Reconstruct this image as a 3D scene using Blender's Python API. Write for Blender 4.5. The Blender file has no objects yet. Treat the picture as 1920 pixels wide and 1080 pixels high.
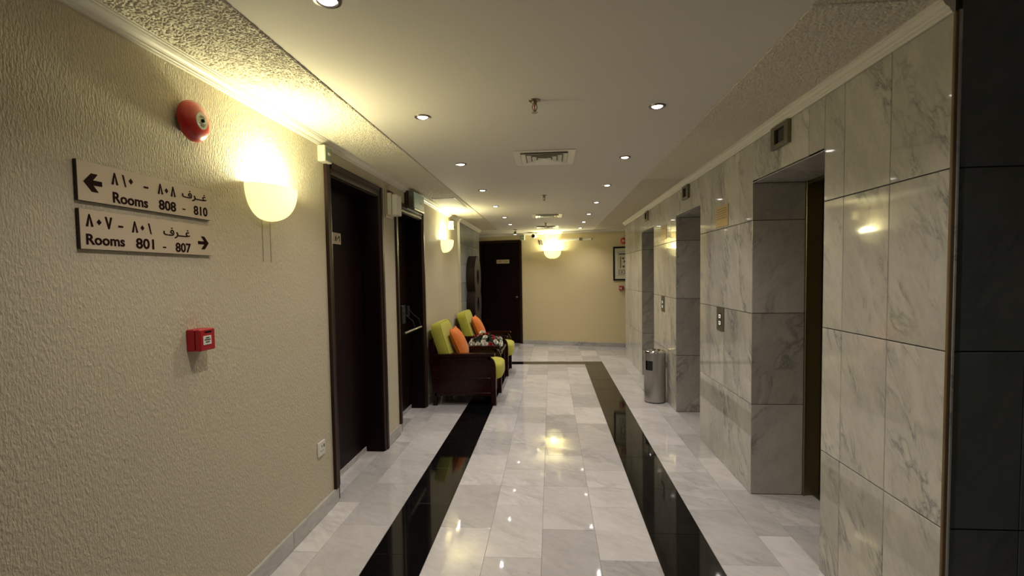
import bpy, bmesh, math, random
from mathutils import Vector, Matrix
rnd = random.Random(7)
PI = math.pi
sc = bpy.context.scene
COL = sc.collection

# ------------------------------------------------------------------ camera
YAW, PITCH, ROLL, FPX, CY = 0.0787, 0.0473, 0.0156, 930.0, 558.72
cy_, sy_ = math.cos(YAW), math.sin(YAW)
cp_, sp_ = math.cos(PITCH), math.sin(PITCH)
fwd = Vector((-sy_ * cp_, cy_ * cp_, -sp_))
rgt = Vector((cy_, sy_, 0))
dwn = fwd.cross(rgt)
c_, s_ = math.cos(ROLL), math.sin(ROLL)
r2 = c_ * rgt + s_ * dwn
d2 = -s_ * rgt + c_ * dwn
cam_d = bpy.data.cameras.new('camera')
cam_d.sensor_fit = 'HORIZONTAL'
cam_d.sensor_width = 36.0
cam_d.lens = FPX / 1920 * 36
cam_d.shift_y = (CY - 540) / 1920
cam_d.clip_start = 0.02
cam = bpy.data.objects.new('camera', cam_d)
COL.objects.link(cam)
mw = Matrix.Identity(4)
for i in range(3):
    mw[i][0] = r2[i]; mw[i][1] = -d2[i]; mw[i][2] = -fwd[i]
mw[2][3] = 1.5
cam.matrix_world = mw
sc.camera = cam

# ------------------------------------------------------------------ world, exposure, light levels
w = bpy.data.worlds.new('world'); sc.world = w; w.use_nodes = True
w.node_tree.nodes['Background'].inputs[0].default_value = (0.75, 0.85, 1.0, 1)
w.node_tree.nodes['Background'].inputs[1].default_value = 0.06
sc.view_settings.view_transform = 'Standard'
sc.view_settings.look = 'None'
sc.view_settings.gamma = 1.0
sc.view_settings.exposure = 0.10
sc.view_settings.use_curve_mapping = False
SCONCE_W, SCONCE_C = 34.0, (1.0, 0.95, 0.58)
SPOT_W, SPOT_C = 29.0, (1.0, 0.905, 0.84)

XL, XR, ZC = -1.445, 1.322, 2.383

# ------------------------------------------------------------------ materials
def new_mat(name):
    m = bpy.data.materials.new(name); m.use_nodes = True
    nt = m.node_tree
    return m, nt, nt.nodes, nt.links, nt.nodes['Principled BSDF']

def plain(name, col, rough=0.5, metal=0.0, spec=0.5, emit=None, estr=0.0, var=0.0, coat=0.0):
    m, nt, N, L, b = new_mat(name)
    b.inputs['Base Color'].default_value = (*col, 1)
    b.inputs['Roughness'].default_value = rough
    b.inputs['Metallic'].default_value = metal
    b.inputs['Specular IOR Level'].default_value = spec
    b.inputs['Coat Weight'].default_value = coat
    b.inputs['Coat Roughness'].default_value = 0.08
    if emit:
        b.inputs['Emission Color'].default_value = (*emit, 1)
        b.inputs['Emission Strength'].default_value = estr
    if var:
        tc = N.new('ShaderNodeTexCoord'); nz = N.new('ShaderNodeTexNoise')
        nz.inputs['Scale'].default_value = 9; nz.inputs['Detail'].default_value = 5
        mx = N.new('ShaderNodeMix'); mx.data_type = 'RGBA'
        mx.inputs[6].default_value = (*[c * (1 - var) for c in col], 1)
        mx.inputs[7].default_value = (*[min(1, c * (1 + var)) for c in col], 1)
        L.new(tc.outputs['Object'], nz.inputs['Vector'])
        L.new(nz.outputs['Fac'], mx.inputs[0]); L.new(mx.outputs[2], b.inputs['Base Color'])
    return m

def ramp(N, stops):
    r = N.new('ShaderNodeValToRGB')
    e = r.color_ramp.elements
    while len(e) < len(stops): e.new(0.5)
    for k, (p, c) in enumerate(stops):
        e[k].position = p; e[k].color = (*c, 1) if len(c) == 3 else c
    return r

def marble(name, light, dark, vein, rough, rot=(0, 0, 0), stretch=(1, 1, 1), amount=1.0, spec=0.5, tilevar=0.12):
    m, nt, N, L, b = new_mat(name)
    tc = N.new('ShaderNodeTexCoord'); oi = N.new('ShaderNodeObjectInfo')
    off = N.new('ShaderNodeVectorMath'); off.operation = 'MULTIPLY_ADD'
    rv = N.new('ShaderNodeCombineXYZ')
    L.new(oi.outputs['Random'], rv.inputs[0]); L.new(oi.outputs['Random'], rv.inputs[1]); L.new(oi.outputs['Random'], rv.inputs[2])
    off.inputs[1].default_value = (37.0, 53.0, 71.0)
    L.new(rv.outputs[0], off.inputs[0]); L.new(tc.outputs['Object'], off.inputs[2])
    mp = N.new('ShaderNodeMapping')
    mp.vector_type = 'TEXTURE'
    mp.inputs['Rotation'].default_value = rot; mp.inputs['Scale'].default_value = tuple(1 / v for v in stretch)
    L.new(off.outputs[0], mp.inputs[0])
    n1 = N.new('ShaderNodeTexNoise'); n1.inputs['Scale'].default_value = 2.2; n1.inputs['Detail'].default_value = 9
    n1.inputs['Roughness'].default_value = 0.62; n1.inputs['Distortion'].default_value = 0.55
    n2 = N.new('ShaderNodeTexNoise'); n2.inputs['Scale'].default_value = 1.3; n2.inputs['Detail'].default_value = 4
    n3 = N.new('ShaderNodeTexNoise'); n3.inputs['Scale'].default_value = 14; n3.inputs['Detail'].default_value = 8
    for n in (n1, n2, n3): L.new(mp.outputs[0], n.inputs['Vector'])
    # thin veins: where n1 crosses 0.5
    ab = N.new('ShaderNodeMath'); ab.operation = 'SUBTRACT'; ab.inputs[1].default_value = 0.5
    ab2 = N.new('ShaderNodeMath'); ab2.operation = 'ABSOLUTE'
    L.new(n1.outputs['Fac'], ab.inputs[0]); L.new(ab.outputs[0], ab2.inputs[0])
    rp = ramp(N, [(0.0, (1, 1, 1)), (0.018, (0.45, 0.45, 0.45)), (0.07, (0, 0, 0))])
    L.new(ab2.outputs[0], rp.inputs[0])
    mk = ramp(N, [(0.46, (0, 0, 0)), (0.62, (1, 1, 1))])
    L.new(n2.outputs['Fac'], mk.inputs[0])
    mul = N.new('ShaderNodeMath'); mul.operation = 'MULTIPLY'
    L.new(rp.outputs[0], mul.inputs[0]); L.new(mk.outputs[0], mul.inputs[1])
    mul2 = N.new('ShaderNodeMath'); mul2.operation = 'MULTIPLY'; mul2.inputs[1].default_value = 0.75 * amount
    L.new(mul.outputs[0], mul2.inputs[0])
    cl = ramp(N, [(0.3, dark), (0.62, light)])
    mixn = N.new('ShaderNodeMath'); mixn.operation = 'MULTIPLY_ADD'; mixn.inputs[1].default_value = 0.35
    L.new(n3.outputs['Fac'], mixn.inputs[0])
    sc_ = N.new('ShaderNodeMath'); sc_.operation = 'MULTIPLY'; sc_.inputs[1].default_value = 0.65
    L.new(n1.outputs['Fac'], sc_.inputs[0]); L.new(sc_.outputs[0], mixn.inputs[2])
    L.new(mixn.outputs[0], cl.inputs[0])
    mx = N.new('ShaderNodeMix'); mx.data_type = 'RGBA'; mx.inputs[7].default_value = (*vein, 1)
    L.new(mul2.outputs[0], mx.inputs[0]); L.new(cl.outputs[0], mx.inputs[6])
    # each slab a little lighter or darker
    hv = N.new('ShaderNodeMath'); hv.operation = 'MULTIPLY_ADD'
    hv.inputs[1].default_value = 2 * tilevar; hv.inputs[2].default_value = 1 - tilevar
    L.new(oi.outputs['Random'], hv.inputs[0])
    hs = N.new('ShaderNodeHueSaturation'); L.new(mx.outputs[2], hs.inputs['Color']); L.new(hv.outputs[0], hs.inputs['Value'])
    L.new(hs.outputs[0], b.inputs['Base Color'])
    b.inputs['Roughness'].default_value = rough
    b.inputs['Specular IOR Level'].default_value = spec
    return m

def plaster(name, col, scale, stretch, dist, strength=1.0, rough=0.75, col2=None, detail=3.0, rampf=None):
    m, nt, N, L, b = new_mat(name)
    tc = N.new('ShaderNodeTexCoord'); mp = N.new('ShaderNodeMapping'); mp.inputs['Scale'].default_value = stretch
    L.new(tc.outputs['Object'], mp.inputs[0])
    nz = N.new('ShaderNodeTexNoise'); nz.inputs['Scale'].default_value = scale
    nz.inputs['Detail'].default_value = detail; nz.inputs['Roughness'].default_value = 0.55; nz.inputs['Distortion'].default_value = 0.4
    L.new(mp.outputs[0], nz.inputs['Vector'])
    src = nz.outputs['Fac']
    if rampf:
        rr = ramp(N, [(rampf[0], (0, 0, 0)), (rampf[1], (1, 1, 1))]); L.new(src, rr.inputs[0]); src = rr.outputs[0]
    bp = N.new('ShaderNodeBump'); bp.inputs['Distance'].default_value = dist; bp.inputs['Strength'].default_value = strength
    L.new(src, bp.inputs['Height']); L.new(bp.outputs[0], b.inputs['Normal'])
    n2 = N.new('ShaderNodeTexNoise'); n2.inputs['Scale'].default_value = 1.2; n2.inputs['Detail'].default_value = 5
    L.new(tc.outputs['Object'], n2.inputs['Vector'])
    c2 = col2 or [c * 0.93 for c in col]
    mx = N.new('ShaderNodeMix'); mx.data_type = 'RGBA'; mx.inputs[6].default_value = (*c2, 1); mx.inputs[7].default_value = (*col, 1)
    L.new(n2.outputs['Fac'], mx.inputs[0]); L.new(mx.outputs[2], b.inputs['Base Color'])
    b.inputs['Roughness'].default_value = rough; b.inputs['Specular IOR Level'].default_value = 0.3
    return m

def wood(name, c1, c2, rough, stretch=(6, 6, 0.6), coat=0.0, spec=0.5):
    m, nt, N, L, b = new_mat(name)
    tc = N.new('ShaderNodeTexCoord'); mp = N.new('ShaderNodeMapping'); mp.inputs['Scale'].default_value = stretch
    L.new(tc.outputs['Object'], mp.inputs[0])
    nz = N.new('ShaderNodeTexNoise'); nz.inputs['Scale'].default_value = 5; nz.inputs['Detail'].default_value = 7; nz.inputs['Distortion'].default_value = 1.0
    L.new(mp.outputs[0], nz.inputs['Vector'])
    rp = ramp(N, [(0.3, c1), (0.7, c2)]); L.new(nz.outputs['Fac'], rp.inputs[0])
    L.new(rp.outputs[0], b.inputs['Base Color'])
    b.inputs['Roughness'].default_value = rough; b.inputs['Specular IOR Level'].default_value = spec
    b.inputs['Coat Weight'].default_value = coat; b.inputs['Coat Roughness'].default_value = 0.1
    return m

def fabric(name, col, scale=260):
    m, nt, N, L, b = new_mat(name)
    tc = N.new('ShaderNodeTexCoord')
    wv = N.new('ShaderNodeTexNoise'); wv.inputs['Scale'].default_value = scale; wv.inputs['Detail'].default_value = 2
    L.new(tc.outputs['Object'], wv.inputs['Vector'])
    n2 = N.new('ShaderNodeTexNoise'); n2.inputs['Scale'].default_value = 7; n2.inputs['Detail'].default_value = 3
    L.new(tc.outputs['Object'], n2.inputs['Vector'])
    mx = N.new('ShaderNodeMix'); mx.data_type = 'RGBA'
    mx.inputs[6].default_value = (*[c * 0.82 for c in col], 1); mx.inputs[7].default_value = (*col, 1)
    L.new(n2.outputs['Fac'], mx.inputs[0]); L.new(mx.outputs[2], b.inputs['Base Color'])
    bp = N.new('ShaderNodeBump'); bp.inputs['Distance'].default_value = 0.0015; bp.inputs['Strength'].default_value = 0.6
    L.new(wv.outputs['Fac'], bp.inputs['Height']); L.new(bp.outputs[0], b.inputs['Normal'])
    b.inputs['Roughness'].default_value = 0.9; b.inputs['Specular IOR Level'].default_value = 0.2
    b.inputs['Sheen Weight'].default_value = 0.15
    return m

def brushed(name, col, rough=0.32, stretch=(200, 200, 2)):
    m, nt, N, L, b = new_mat(name)
    tc = N.new('ShaderNodeTexCoord'); mp = N.new('ShaderNodeMapping'); mp.inputs['Scale'].default_value = stretch
    L.new(tc.outputs['Object'], mp.inputs[0])
    nz = N.new('ShaderNodeTexNoise'); nz.inputs['Scale'].default_value = 1.5; nz.inputs['Detail'].default_value = 3
    L.new(mp.outputs[0], nz.inputs['Vector'])
    mr = N.new('ShaderNodeMapRange'); mr.inputs[3].default_value = rough - 0.08; mr.inputs[4].default_value = rough + 0.1
    L.new(nz.outputs['Fac'], mr.inputs[0]); L.new(mr.outputs[0], b.inputs['Roughness'])
    b.inputs['Base Color'].default_value = (*col, 1); b.inputs['Metallic'].default_value = 1.0
    return m

M = {}
M['wall'] = plaster('cream_stipple_plaster', (0.64, 0.575, 0.42), 160, (1, 1.0, 0.36), 0.007, 0.55, detail=2.5, rampf=(0.35, 0.75))
M['end_wall'] = plaster('cream_painted_wall', (0.70, 0.60, 0.355), 60, (1, 1, 0.5), 0.006, 0.25)
M['band'] = plaster('popcorn_ceiling', (0.68, 0.61, 0.46), 120, (1, 1, 1), 0.008, 0.7, detail=2.0, rampf=(0.38, 0.62))
M['band_plain'] = plaster('pitted_ceiling', (0.70, 0.64, 0.49), 300, (1, 1, 1), 0.002, 0.3)
M['ceil'] = plaster('smooth_ceiling', (0.70, 0.655, 0.57), 30, (1, 1, 1), 0.001, 0.1)
M['crown'] = plain('crown_white', (0.70, 0.66, 0.56), 0.5, var=0.05)
M['marble_wall'] = marble('grey_white_marble', (0.57, 0.545, 0.48), (0.43, 0.415, 0.37), (0.16, 0.165, 0.16), 0.045, (0, -0.5, 0), (4.6, 3.0, 1.7), 1.1, spec=0.5)
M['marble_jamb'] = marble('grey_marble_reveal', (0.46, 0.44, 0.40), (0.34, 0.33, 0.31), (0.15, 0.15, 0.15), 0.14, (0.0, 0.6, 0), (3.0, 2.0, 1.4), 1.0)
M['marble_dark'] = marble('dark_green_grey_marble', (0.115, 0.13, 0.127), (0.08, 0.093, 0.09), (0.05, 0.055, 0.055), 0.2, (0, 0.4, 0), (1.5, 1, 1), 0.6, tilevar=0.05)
M['marble_panel'] = marble('blue_grey_marble', (0.40, 0.41, 0.38), (0.30, 0.31, 0.29), (0.18, 0.19, 0.18), 0.16, (0, 0, 0), (1, 9, 0.6), 0.5)
M['floor'] = marble('white_floor_marble', (0.62, 0.602, 0.60), (0.48, 0.467, 0.467), (0.36, 0.35, 0.345), 0.035, (0, 0, 0.9), (2.4, 1.0, 1), 0.8, spec=0.55, tilevar=0.2)
M['floor_black'] = marble('black_floor_granite', (0.006, 0.006, 0.006), (0.004, 0.004, 0.004), (0.012, 0.012, 0.012), 0.05, spec=0.5)
M['skirting'] = marble('skirting_marble', (0.52, 0.50, 0.46), (0.36, 0.35, 0.33), (0.14, 0.14, 0.13), 0.2, (0, 0, 0.4), (1, 1.4, 3), 1.0)
M['grout'] = plain('brown_grout', (0.07, 0.05, 0.03), 0.9)
M['grout_floor'] = plain('floor_grout', (0.33, 0.30, 0.27), 0.8)
M['grout_light'] = plain('light_grout', (0.62, 0.60, 0.52), 0.8)
M['corner'] = plain('brown_corner_bead', (0.16, 0.10, 0.045), 0.45, var=0.3)
M['mahogany'] = wood('dark_mahogany', (0.0055, 0.0016, 0.0013), (0.011, 0.0035, 0.0028), 0.45, spec=0.12)
M['casing'] = wood('door_casing_wood', (0.016, 0.0065, 0.004), (0.032, 0.012, 0.007), 0.38, spec=0.3)
M['rosewood'] = wood('polished_rosewood', (0.013, 0.0020, 0.0018), (0.026, 0.004, 0.0035), 0.22, (4, 4, 4), spec=0.30)
M['sculpt'] = wood('old_dark_wood', (0.008, 0.004, 0.0025), (0.018, 0.009, 0.005), 0.65, (4, 4, 3), spec=0.3)
M['lime'] = fabric('lime_upholstery', (0.52, 0.50, 0.075))
M['orange'] = fabric('orange_cushion', (0.72, 0.20, 0.035))
M['red'] = plain('signal_red', (0.50, 0.016, 0.010), 0.32, var=0.08, coat=0.3)
M['callred'] = plain('call_point_red', (0.42, 0.008, 0.016), 0.38)
M['black'] = plain('black_plastic', (0.012, 0.012, 0.012), 0.5)
M['ivory'] = plain('ivory_plastic', (0.62, 0.57, 0.42), 0.45)
M['white'] = plain('white_plastic', (0.72, 0.70, 0.62), 0.4)
M['signface'] = plain('sign_cream', (0.60, 0.50, 0.36), 0.4, var=0.03)
M['signside'] = plain('sign_edge_brown', (0.035, 0.016, 0.014), 0.5)
M['ink'] = plain('brown_ink', (0.022, 0.007, 0.006), 0.7, spec=0.05)
M['inkblack'] = plain('black_ink', (0.012, 0.012, 0.010), 0.7, spec=0.05)
M['paper'] = plain('paper_print', (0.68, 0.66, 0.48), 0.5, coat=0.6)
M['olive'] = plain('olive_print', (0.30, 0.26, 0.05), 0.6)
M['greyprint'] = plain('grey_print', (0.12, 0.11, 0.09), 0.6)
M['exitgreen'] = plain('grey_green_face', (0.20, 0.25, 0.20), 0.35)
M['exitpanel'] = plain('pale_green_panel', (0.36, 0.46, 0.38), 0.25, emit=(0.6, 0.8, 0.62), estr=0.05)
M['steel'] = brushed('brushed_steel', (0.52, 0.50, 0.47), 0.34)
M['chrome'] = plain('chrome', (0.7, 0.68, 0.64), 0.12, 1.0)
M['liftsteel'] = brushed('bronze_steel', (0.25, 0.215, 0.125), 0.36)
M['brass'] = plain('dull_brass', (0.30, 0.25, 0.15), 0.3, 0.9, var=0.1)
M['plaque'] = brushed('brass_plaque', (0.42, 0.31, 0.17), 0.42)
M['screen'] = plain('dark_screen', (0.012, 0.011, 0.008), 0.15)
M['indic'] = plain('grey_metal_housing', (0.16, 0.145, 0.10), 0.4, 0.6)
M['darkmetal'] = plain('dark_painted_metal', (0.03, 0.028, 0.026), 0.4)
M['button'] = plain('lit_button', (0.7, 0.7, 0.65), 0.4, emit=(0.9, 0.9, 0.85), estr=0.35)
M['vent'] = plain('vent_enamel', (0.78, 0.74, 0.62), 0.35)
M['ventdark'] = plain('vent_throat', (0.22, 0.20, 0.16), 0.8)
M['glow'] = plain('halogen_lens', (1, 1, 1), 0.5, emit=(1.0, 0.93, 0.88), estr=10)
M['ringm'] = plain('dark_chrome_ring', (0.22, 0.19, 0.17), 0.3, 0.9)
M['leaf'] = plain('leaf_green', (0.018, 0.05, 0.012), 0.6, var=0.4)
M['petalw'] = plain('white_petal', (0.80, 0.78, 0.68), 0.7, var=0.08)
M['petalr'] = plain('red_petal', (0.42, 0.012, 0.02), 0.7, var=0.2)
M['petalp'] = plain('pink_petal', (0.62, 0.12, 0.14), 0.7, var=0.15)
M['tube'] = plain('translucent_tube', (0.75, 0.74, 0.70), 0.25)
M['tabletop'] = marble('grey_table_stone', (0.20, 0.19, 0.19), (0.07, 0.065, 0.065), (0.03, 0.03, 0.03), 0.12, (0, 0, 0.5), (4, 2, 1), 1.0)
def bowl_mat():
    m, nt, N, L, b = new_mat('frosted_glass_bowl')
    N.remove(b)
    out = N['Material Output']
    tr = N.new('ShaderNodeBsdfTranslucent'); tr.inputs[0].default_value = (0.93, 0.90, 0.70, 1)
    df = N.new('ShaderNodeBsdfDiffuse'); df.inputs[0].default_value = (0.80, 0.78, 0.66, 1)
    em = N.new('ShaderNodeEmission'); em.inputs[0].default_value = (1.0, 0.93, 0.55, 1); em.inputs[1].default_value = 0.42
    m1 = N.new('ShaderNodeMixShader'); m1.inputs[0].default_value = 0.85
    a = N.new('ShaderNodeAddShader')
    L.new(tr.outputs[0], m1.inputs[1]); L.new(df.outputs[0], m1.inputs[2])
    L.new(m1.outputs[0], a.inputs[0]); L.new(em.outputs[0], a.inputs[1]); L.new(a.outputs[0], out.inputs[0])
    return m
M['bowl'] = bowl_mat()

# ------------------------------------------------------------------ mesh helpers
class MB:
    def __init__(s): s.bm = bmesh.new()
    def box(s, x0, x1, y0, y1, z0, z1, bev=0.0, seg=1, mat=None):
        r = bmesh.ops.create_cube(s.bm, size=1.0)
        vs = r['verts']
        for v in vs:
            v.co = Vector((x0 + (v.co.x + .5) * (x1 - x0), y0 + (v.co.y + .5) * (y1 - y0), z0 + (v.co.z + .5) * (z1 - z0)))
        if bev > 0:
            es = list({e for v in vs for e in v.link_edges})
            rr = bmesh.ops.bevel(s.bm, geom=es, offset=bev, segments=seg, affect='EDGES', profile=0.5)
            vs = list({v for f in rr['faces'] for v in f.verts} | {v for v in vs if v.is_valid})
        if mat is not None:
            for v in vs: v.co = mat @ v.co
        return s
    def lathe(s, prof, n=24, mat=None, a0=0.0, a1=2 * PI, sx=1.0, sy=1.0):
        """profile of (r, z) turned about z"""
        full = abs(a1 - a0 - 2 * PI) < 1e-6
        m = n if full else n + 1
        rings = []
        for r, z in prof:
            if r < 1e-6:
                p = Vector((0, 0, z)); p = mat @ p if mat else p
                rings.append([s.bm.verts.new(p)] * m); continue
            ring = []
            for k in range(m):
                a = a0 + (a1 - a0) * k / n
                p = Vector((r * math.cos(a) * sx, r * math.sin(a) * sy, z))
                ring.append(s.bm.verts.new(mat @ p if mat else p))
            rings.append(ring)
        for i in range(len(rings) - 1):
            A, B = rings[i], rings[i + 1]
            for k in range(n):
                k2 = (k + 1) % m
                q = []
                for v in (A[k], A[k2], B[k2], B[k]):
                    if v not in q: q.append(v)
                if len(q) > 2:
                    try: s.bm.faces.new(q)
                    except ValueError: pass
        return s
    def cyl(s, p0, p1, r0, r1=None, n=16, cap=True):
        r1 = r0 if r1 is None else r1
        p0, p1 = Vector(p0), Vector(p1); d = p1 - p0
        q = d.to_track_quat('Z', 'Y').to_matrix().to_4x4(); q.translation = p0
        prof = [(r0, 0), (r1, d.length)]
        if cap: prof = [(0, 0)] + prof + [(0, d.length)]
        return s.lathe(prof, n, q)
    def tube(s, pts, r, n=8):
        for a, b in zip(pts[:-1], pts[1:]): s.cyl(a, b, r, r, n)
        return s
    def prism(s, poly, axis, lo, hi, mat=None):
        """closed 2-D polygon extruded along an axis; poly is in the other two axes, in order"""
        def P(u, v, t):
            p = {'x': (t, u, v), 'y': (u, t, v), 'z': (u, v, t)}[axis]
            p = Vector(p)
            return mat @ p if mat else p
        A = [s.bm.verts.new(P(u, v, lo)) for u, v in poly]
        B = [s.bm.verts.new(P(u, v, hi)) for u, v in poly]
        n = len(poly)
        s.bm.faces.new(A); s.bm.faces.new(B[::-1])
        for k in range(n):
            s.bm.faces.new((A[k], B[k], B[(k + 1) % n], A[(k + 1) % n]))
        return s
    def superq(s, c, h, p=4.0, nu=20, nv=12, mat=None):
        """rounded cushion: superellipsoid with half sizes h"""
        f = lambda t: math.copysign(abs(t) ** (2 / p), t)
        rings = []
        for i in range(nv + 1):
            la = -PI / 2 + PI * i / nv
            ring = []
            for k in range(nu):
                lo = 2 * PI * k / nu
                v = Vector((h[0] * f(math.cos(la)) * f(math.cos(lo)), h[1] * f(math.cos(la)) * f(math.sin(lo)), h[2] * f(math.sin(la)))) + Vector(c)
                ring.append(s.bm.verts.new(mat @ v if mat else v))
            rings.append(ring)
        for i in range(nv):
            for k in range(nu):
                try: s.bm.faces.new((rings[i][k], rings[i][(k + 1) % nu], rings[i + 1][(k + 1) % nu], rings[i + 1][k]))
                except ValueError: pass
        return s
    def mesh(s, name, m, smooth=False):
        bmesh.ops.remove_doubles(s.bm, verts=s.bm.verts, dist=1e-6)
        bmesh.ops.recalc_face_normals(s.bm, faces=s.bm.faces)
        me = bpy.data.meshes.new(name); s.bm.to_mesh(me); s.bm.free()
        if m: me.materials.append(m)
        if smooth:
            me.polygons.foreach_set('use_smooth', [True] * len(me.polygons))
            me.set_sharp_from_angle(angle=math.radians(38))
        return me
    def build(s, name, m, parent=None, smooth=False, loc=None, kind=None, label=None):
        return place(name, s.mesh(name, m, smooth), parent, loc, kind=kind, label=label)

def place(name, me, parent=None, loc=None, rot=None, kind=None, label=None):
    o = bpy.data.objects.new(name, me); COL.objects.link(o)
    if parent: o.parent = parent
    if loc: o.location = loc
    if rot: o.rotation_euler = rot
    if kind: o['kind'] = kind
    if label: o['label'] = label
    return o

def thing(name, label, cat, loc=(0, 0, 0), rz=0.0, group=None):
    o = bpy.data.objects.new(name, None); COL.objects.link(o)
    o.empty_display_size = 0.1
    o.location = loc; o.rotation_euler = (0, 0, rz)
    o['label'] = label; o['category'] = cat
    if group: o['group'] = group
    return o

def structure(name, loc=(0, 0, 0), rz=0.0):
    o = bpy.data.objects.new(name, None); COL.objects.link(o)
    o.empty_display_size = 0.1
    o.location = loc; o.rotation_euler = (0, 0, rz); o['kind'] = 'structure'
    return o

LW, RW = PI / 2, -PI / 2          # wall-local frames: x along the wall, -y out of it, z up
EA, EB = Vector((-0.685, 10.704, 0)), Vector((1.477, 10.094, 0))
ET = (EB - EA).normalized(); EW = math.atan2(ET.y, ET.x)
def end(s_, z=0.0):
    p = EA + ET * s_
    return (p.x, p.y, z)

_pc = {}
def slab(w_, h_, t_, m, name, bev=0.0018, front_only=True):
    """thin stone slab centred on the origin, face to -y; w along x, h along z"""
    key = (round(w_, 4), round(h_, 4), round(t_, 4), m.name, name)
    if key not in _pc:
        b = MB(); bm = b.bm
        x, z = w_ / 2, h_ / 2
        A = [bm.verts.new(p) for p in ((-x, 0, -z), (x, 0, -z), (x, 0, z), (-x, 0, z))]
        F = [bm.verts.new(p) for p in ((-x, -t_ + bev, -z), (x, -t_ + bev, -z), (x, -t_ + bev, z), (-x, -t_ + bev, z))]
        T = [bm.verts.new(p) for p in ((-x + bev, -t_, -z + bev), (x - bev, -t_, -z + bev), (x - bev, -t_, z - bev), (-x + bev, -t_, z - bev))]
        for P, Q in ((A, F), (F, T)):
            for k in range(4): bm.faces.new((P[k], P[(k + 1) % 4], Q[(k + 1) % 4], Q[k]))
        bm.faces.new(T); bm.faces.new(A[::-1])
        _pc[key] = b.mesh(name, m)
    return _pc[key]

def text_mesh(name, body, m, box, offset=0.0, depth=0.0012):
    """lettering in the x-z plane, facing -y, fitted to box (x0, x1, z0, z1)"""
    c = bpy.data.curves.new(name, 'FONT'); c.body = body; c.offset = offset; c.extrude = 0.02; c.resolution_u = 3
    o = bpy.data.objects.new(name, c); COL.objects.link(o)
    dg = bpy.context.evaluated_depsgraph_get()
    me = bpy.data.meshes.new_from_object(o.evaluated_get(dg))
    bpy.data.objects.remove(o); bpy.data.curves.remove(c)
    xs = [v.co.x for v in me.vertices]; ys = [v.co.y for v in me.vertices]
    x0, x1, y0, y1 = min(xs), max(xs), min(ys), max(ys)
    for v in me.vertices:
        u = (v.co.x - x0) / (x1 - x0); t = (v.co.y - y0) / (y1 - y0)
        v.co = Vector((box[0] + u * (box[1] - box[0]), -depth if v.co.z > 0 else 0.0, box[2] + t * (box[3] - box[2])))
    me.materials.clear(); me.materials.append(m); me.name = name
    return me

def spot(name, parent, loc, watts, col, ang=130, blend=1.0, r=0.008):
    l = bpy.data.lights.new(name, 'SPOT'); l.energy = watts; l.color = col
    l.spot_size = math.radians(ang); l.spot_blend = blend; l.shadow_soft_size = r
    o = bpy.data.objects.new(name, l); COL.objects.link(o); o.parent = parent; o.location = loc
    return o
def point(name, parent, loc, watts, col, r=0.03):
    l = bpy.data.lights.new(name, 'POINT'); l.energy = watts; l.color = col; l.shadow_soft_size = r
    o = bpy.data.objects.new(name, l); COL.objects.link(o); o.parent = parent; o.location = loc
    return o

# ------------------------------------------------------------------ floor
FY0, FY1 = -2.5, 11.6
fl = MB().box(-2.7, 3.3, FY0, FY1, -0.12, -0.0035).build('floor', M['grout_floor'], kind='structure')
G = 0.0016
def wall_end_y(x):                                   # y of the slanting end wall at x
    return EA.y + (x - EA.x) * ET.y / ET.x
_tc = {}
def floor_tile(x0, x1, y0, y1, m):
    w_, d_ = x1 - x0 - G, y1 - y0 - G
    if w_ < 0.02 or d_ < 0.02: return
    key = (round(w_, 3), round(d_, 3), m.name)
    if key not in _tc:
        bv = 0.0012; b = MB(); bm = b.bm; x, y = w_ / 2, d_ / 2
        B_ = [bm.verts.new(p) for p in ((-x, -y, -0.02), (x, -y, -0.02), (x, y, -0.02), (-x, y, -0.02))]
        F = [bm.verts.new(p) for p in ((-x, -y, -bv), (x, -y, -bv), (x, y, -bv), (-x, y, -bv))]
        T = [bm.verts.new(p) for p in ((-x + bv, -y + bv, 0), (x - bv, -y + bv, 0), (x - bv, y - bv, 0), (-x + bv, y - bv, 0))]
        for P, Q in ((B_, F), (F, T)):
            for k in range(4): bm.faces.new((P[k], P[(k + 1) % 4], Q[(k + 1) % 4], Q[k]))
        bm.faces.new(T)
        _tc[key] = b.mesh('tile', m)
    o = place('tile', _tc[key], fl, ((x0 + x1) / 2, (y0 + y1) / 2, rnd.uniform(-0.0004, 0.0004)))
    o.rotation_euler = (rnd.uniform(-.0006, .0006), rnd.uniform(-.0006, .0006), 0)
YA, YB, TL = 2.855, 2.553, 0.597
STN, STF = 8.205, 8.465                              # the cross strip
def column(x0, x1, base, ylo, yhi, m=None, L_=TL):
    k = math.floor((ylo - base) / L_)
    y = base + k * L_
    while y < yhi - 1e-4:
        a, b_ = max(y, ylo), min(y + L_, yhi)
        floor_tile(x0, x1, a, b_, m or M['floor'])
        y += L_
Y0 = 0.75
column(XL - 0.03, -1.285, YB, Y0, 9.8)
column(-1.285, -0.981, YA, Y0, STF)
column(-0.981, -0.676, YB, Y0, STN, M['floor_black'])
for x0, bs in ((-0.676, YA), (-0.371, YB), (-0.066, YA), (0.239, YB)):
    column(x0, x0 + 0.305, bs, Y0, STN)
column(0.544, 0.849, YA - 0.015, Y0, STF, M['floor_black'])
column(0.849, 1.154, YB - 0.008, Y0, STF)
column(1.154, 1.336, YA - 0.01, Y0, 8.97)
xx = -0.981
while xx < 0.54:                                     # cross strip of black pieces
    floor_tile(xx, min(xx + 0.6, 0.544), STN, STF, M['floor_black']); xx += 0.6
x = -1.285
for k in range(8):                                   # tiles beyond the cross strip
    x1 = x + 0.305
    column(x, x1, STF, STF, min(wall_end_y(x), 11.0) + 0.0)
    x = x1
column(1.155, 1.46, STF, 8.97, wall_end_y(1.155))
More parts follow.
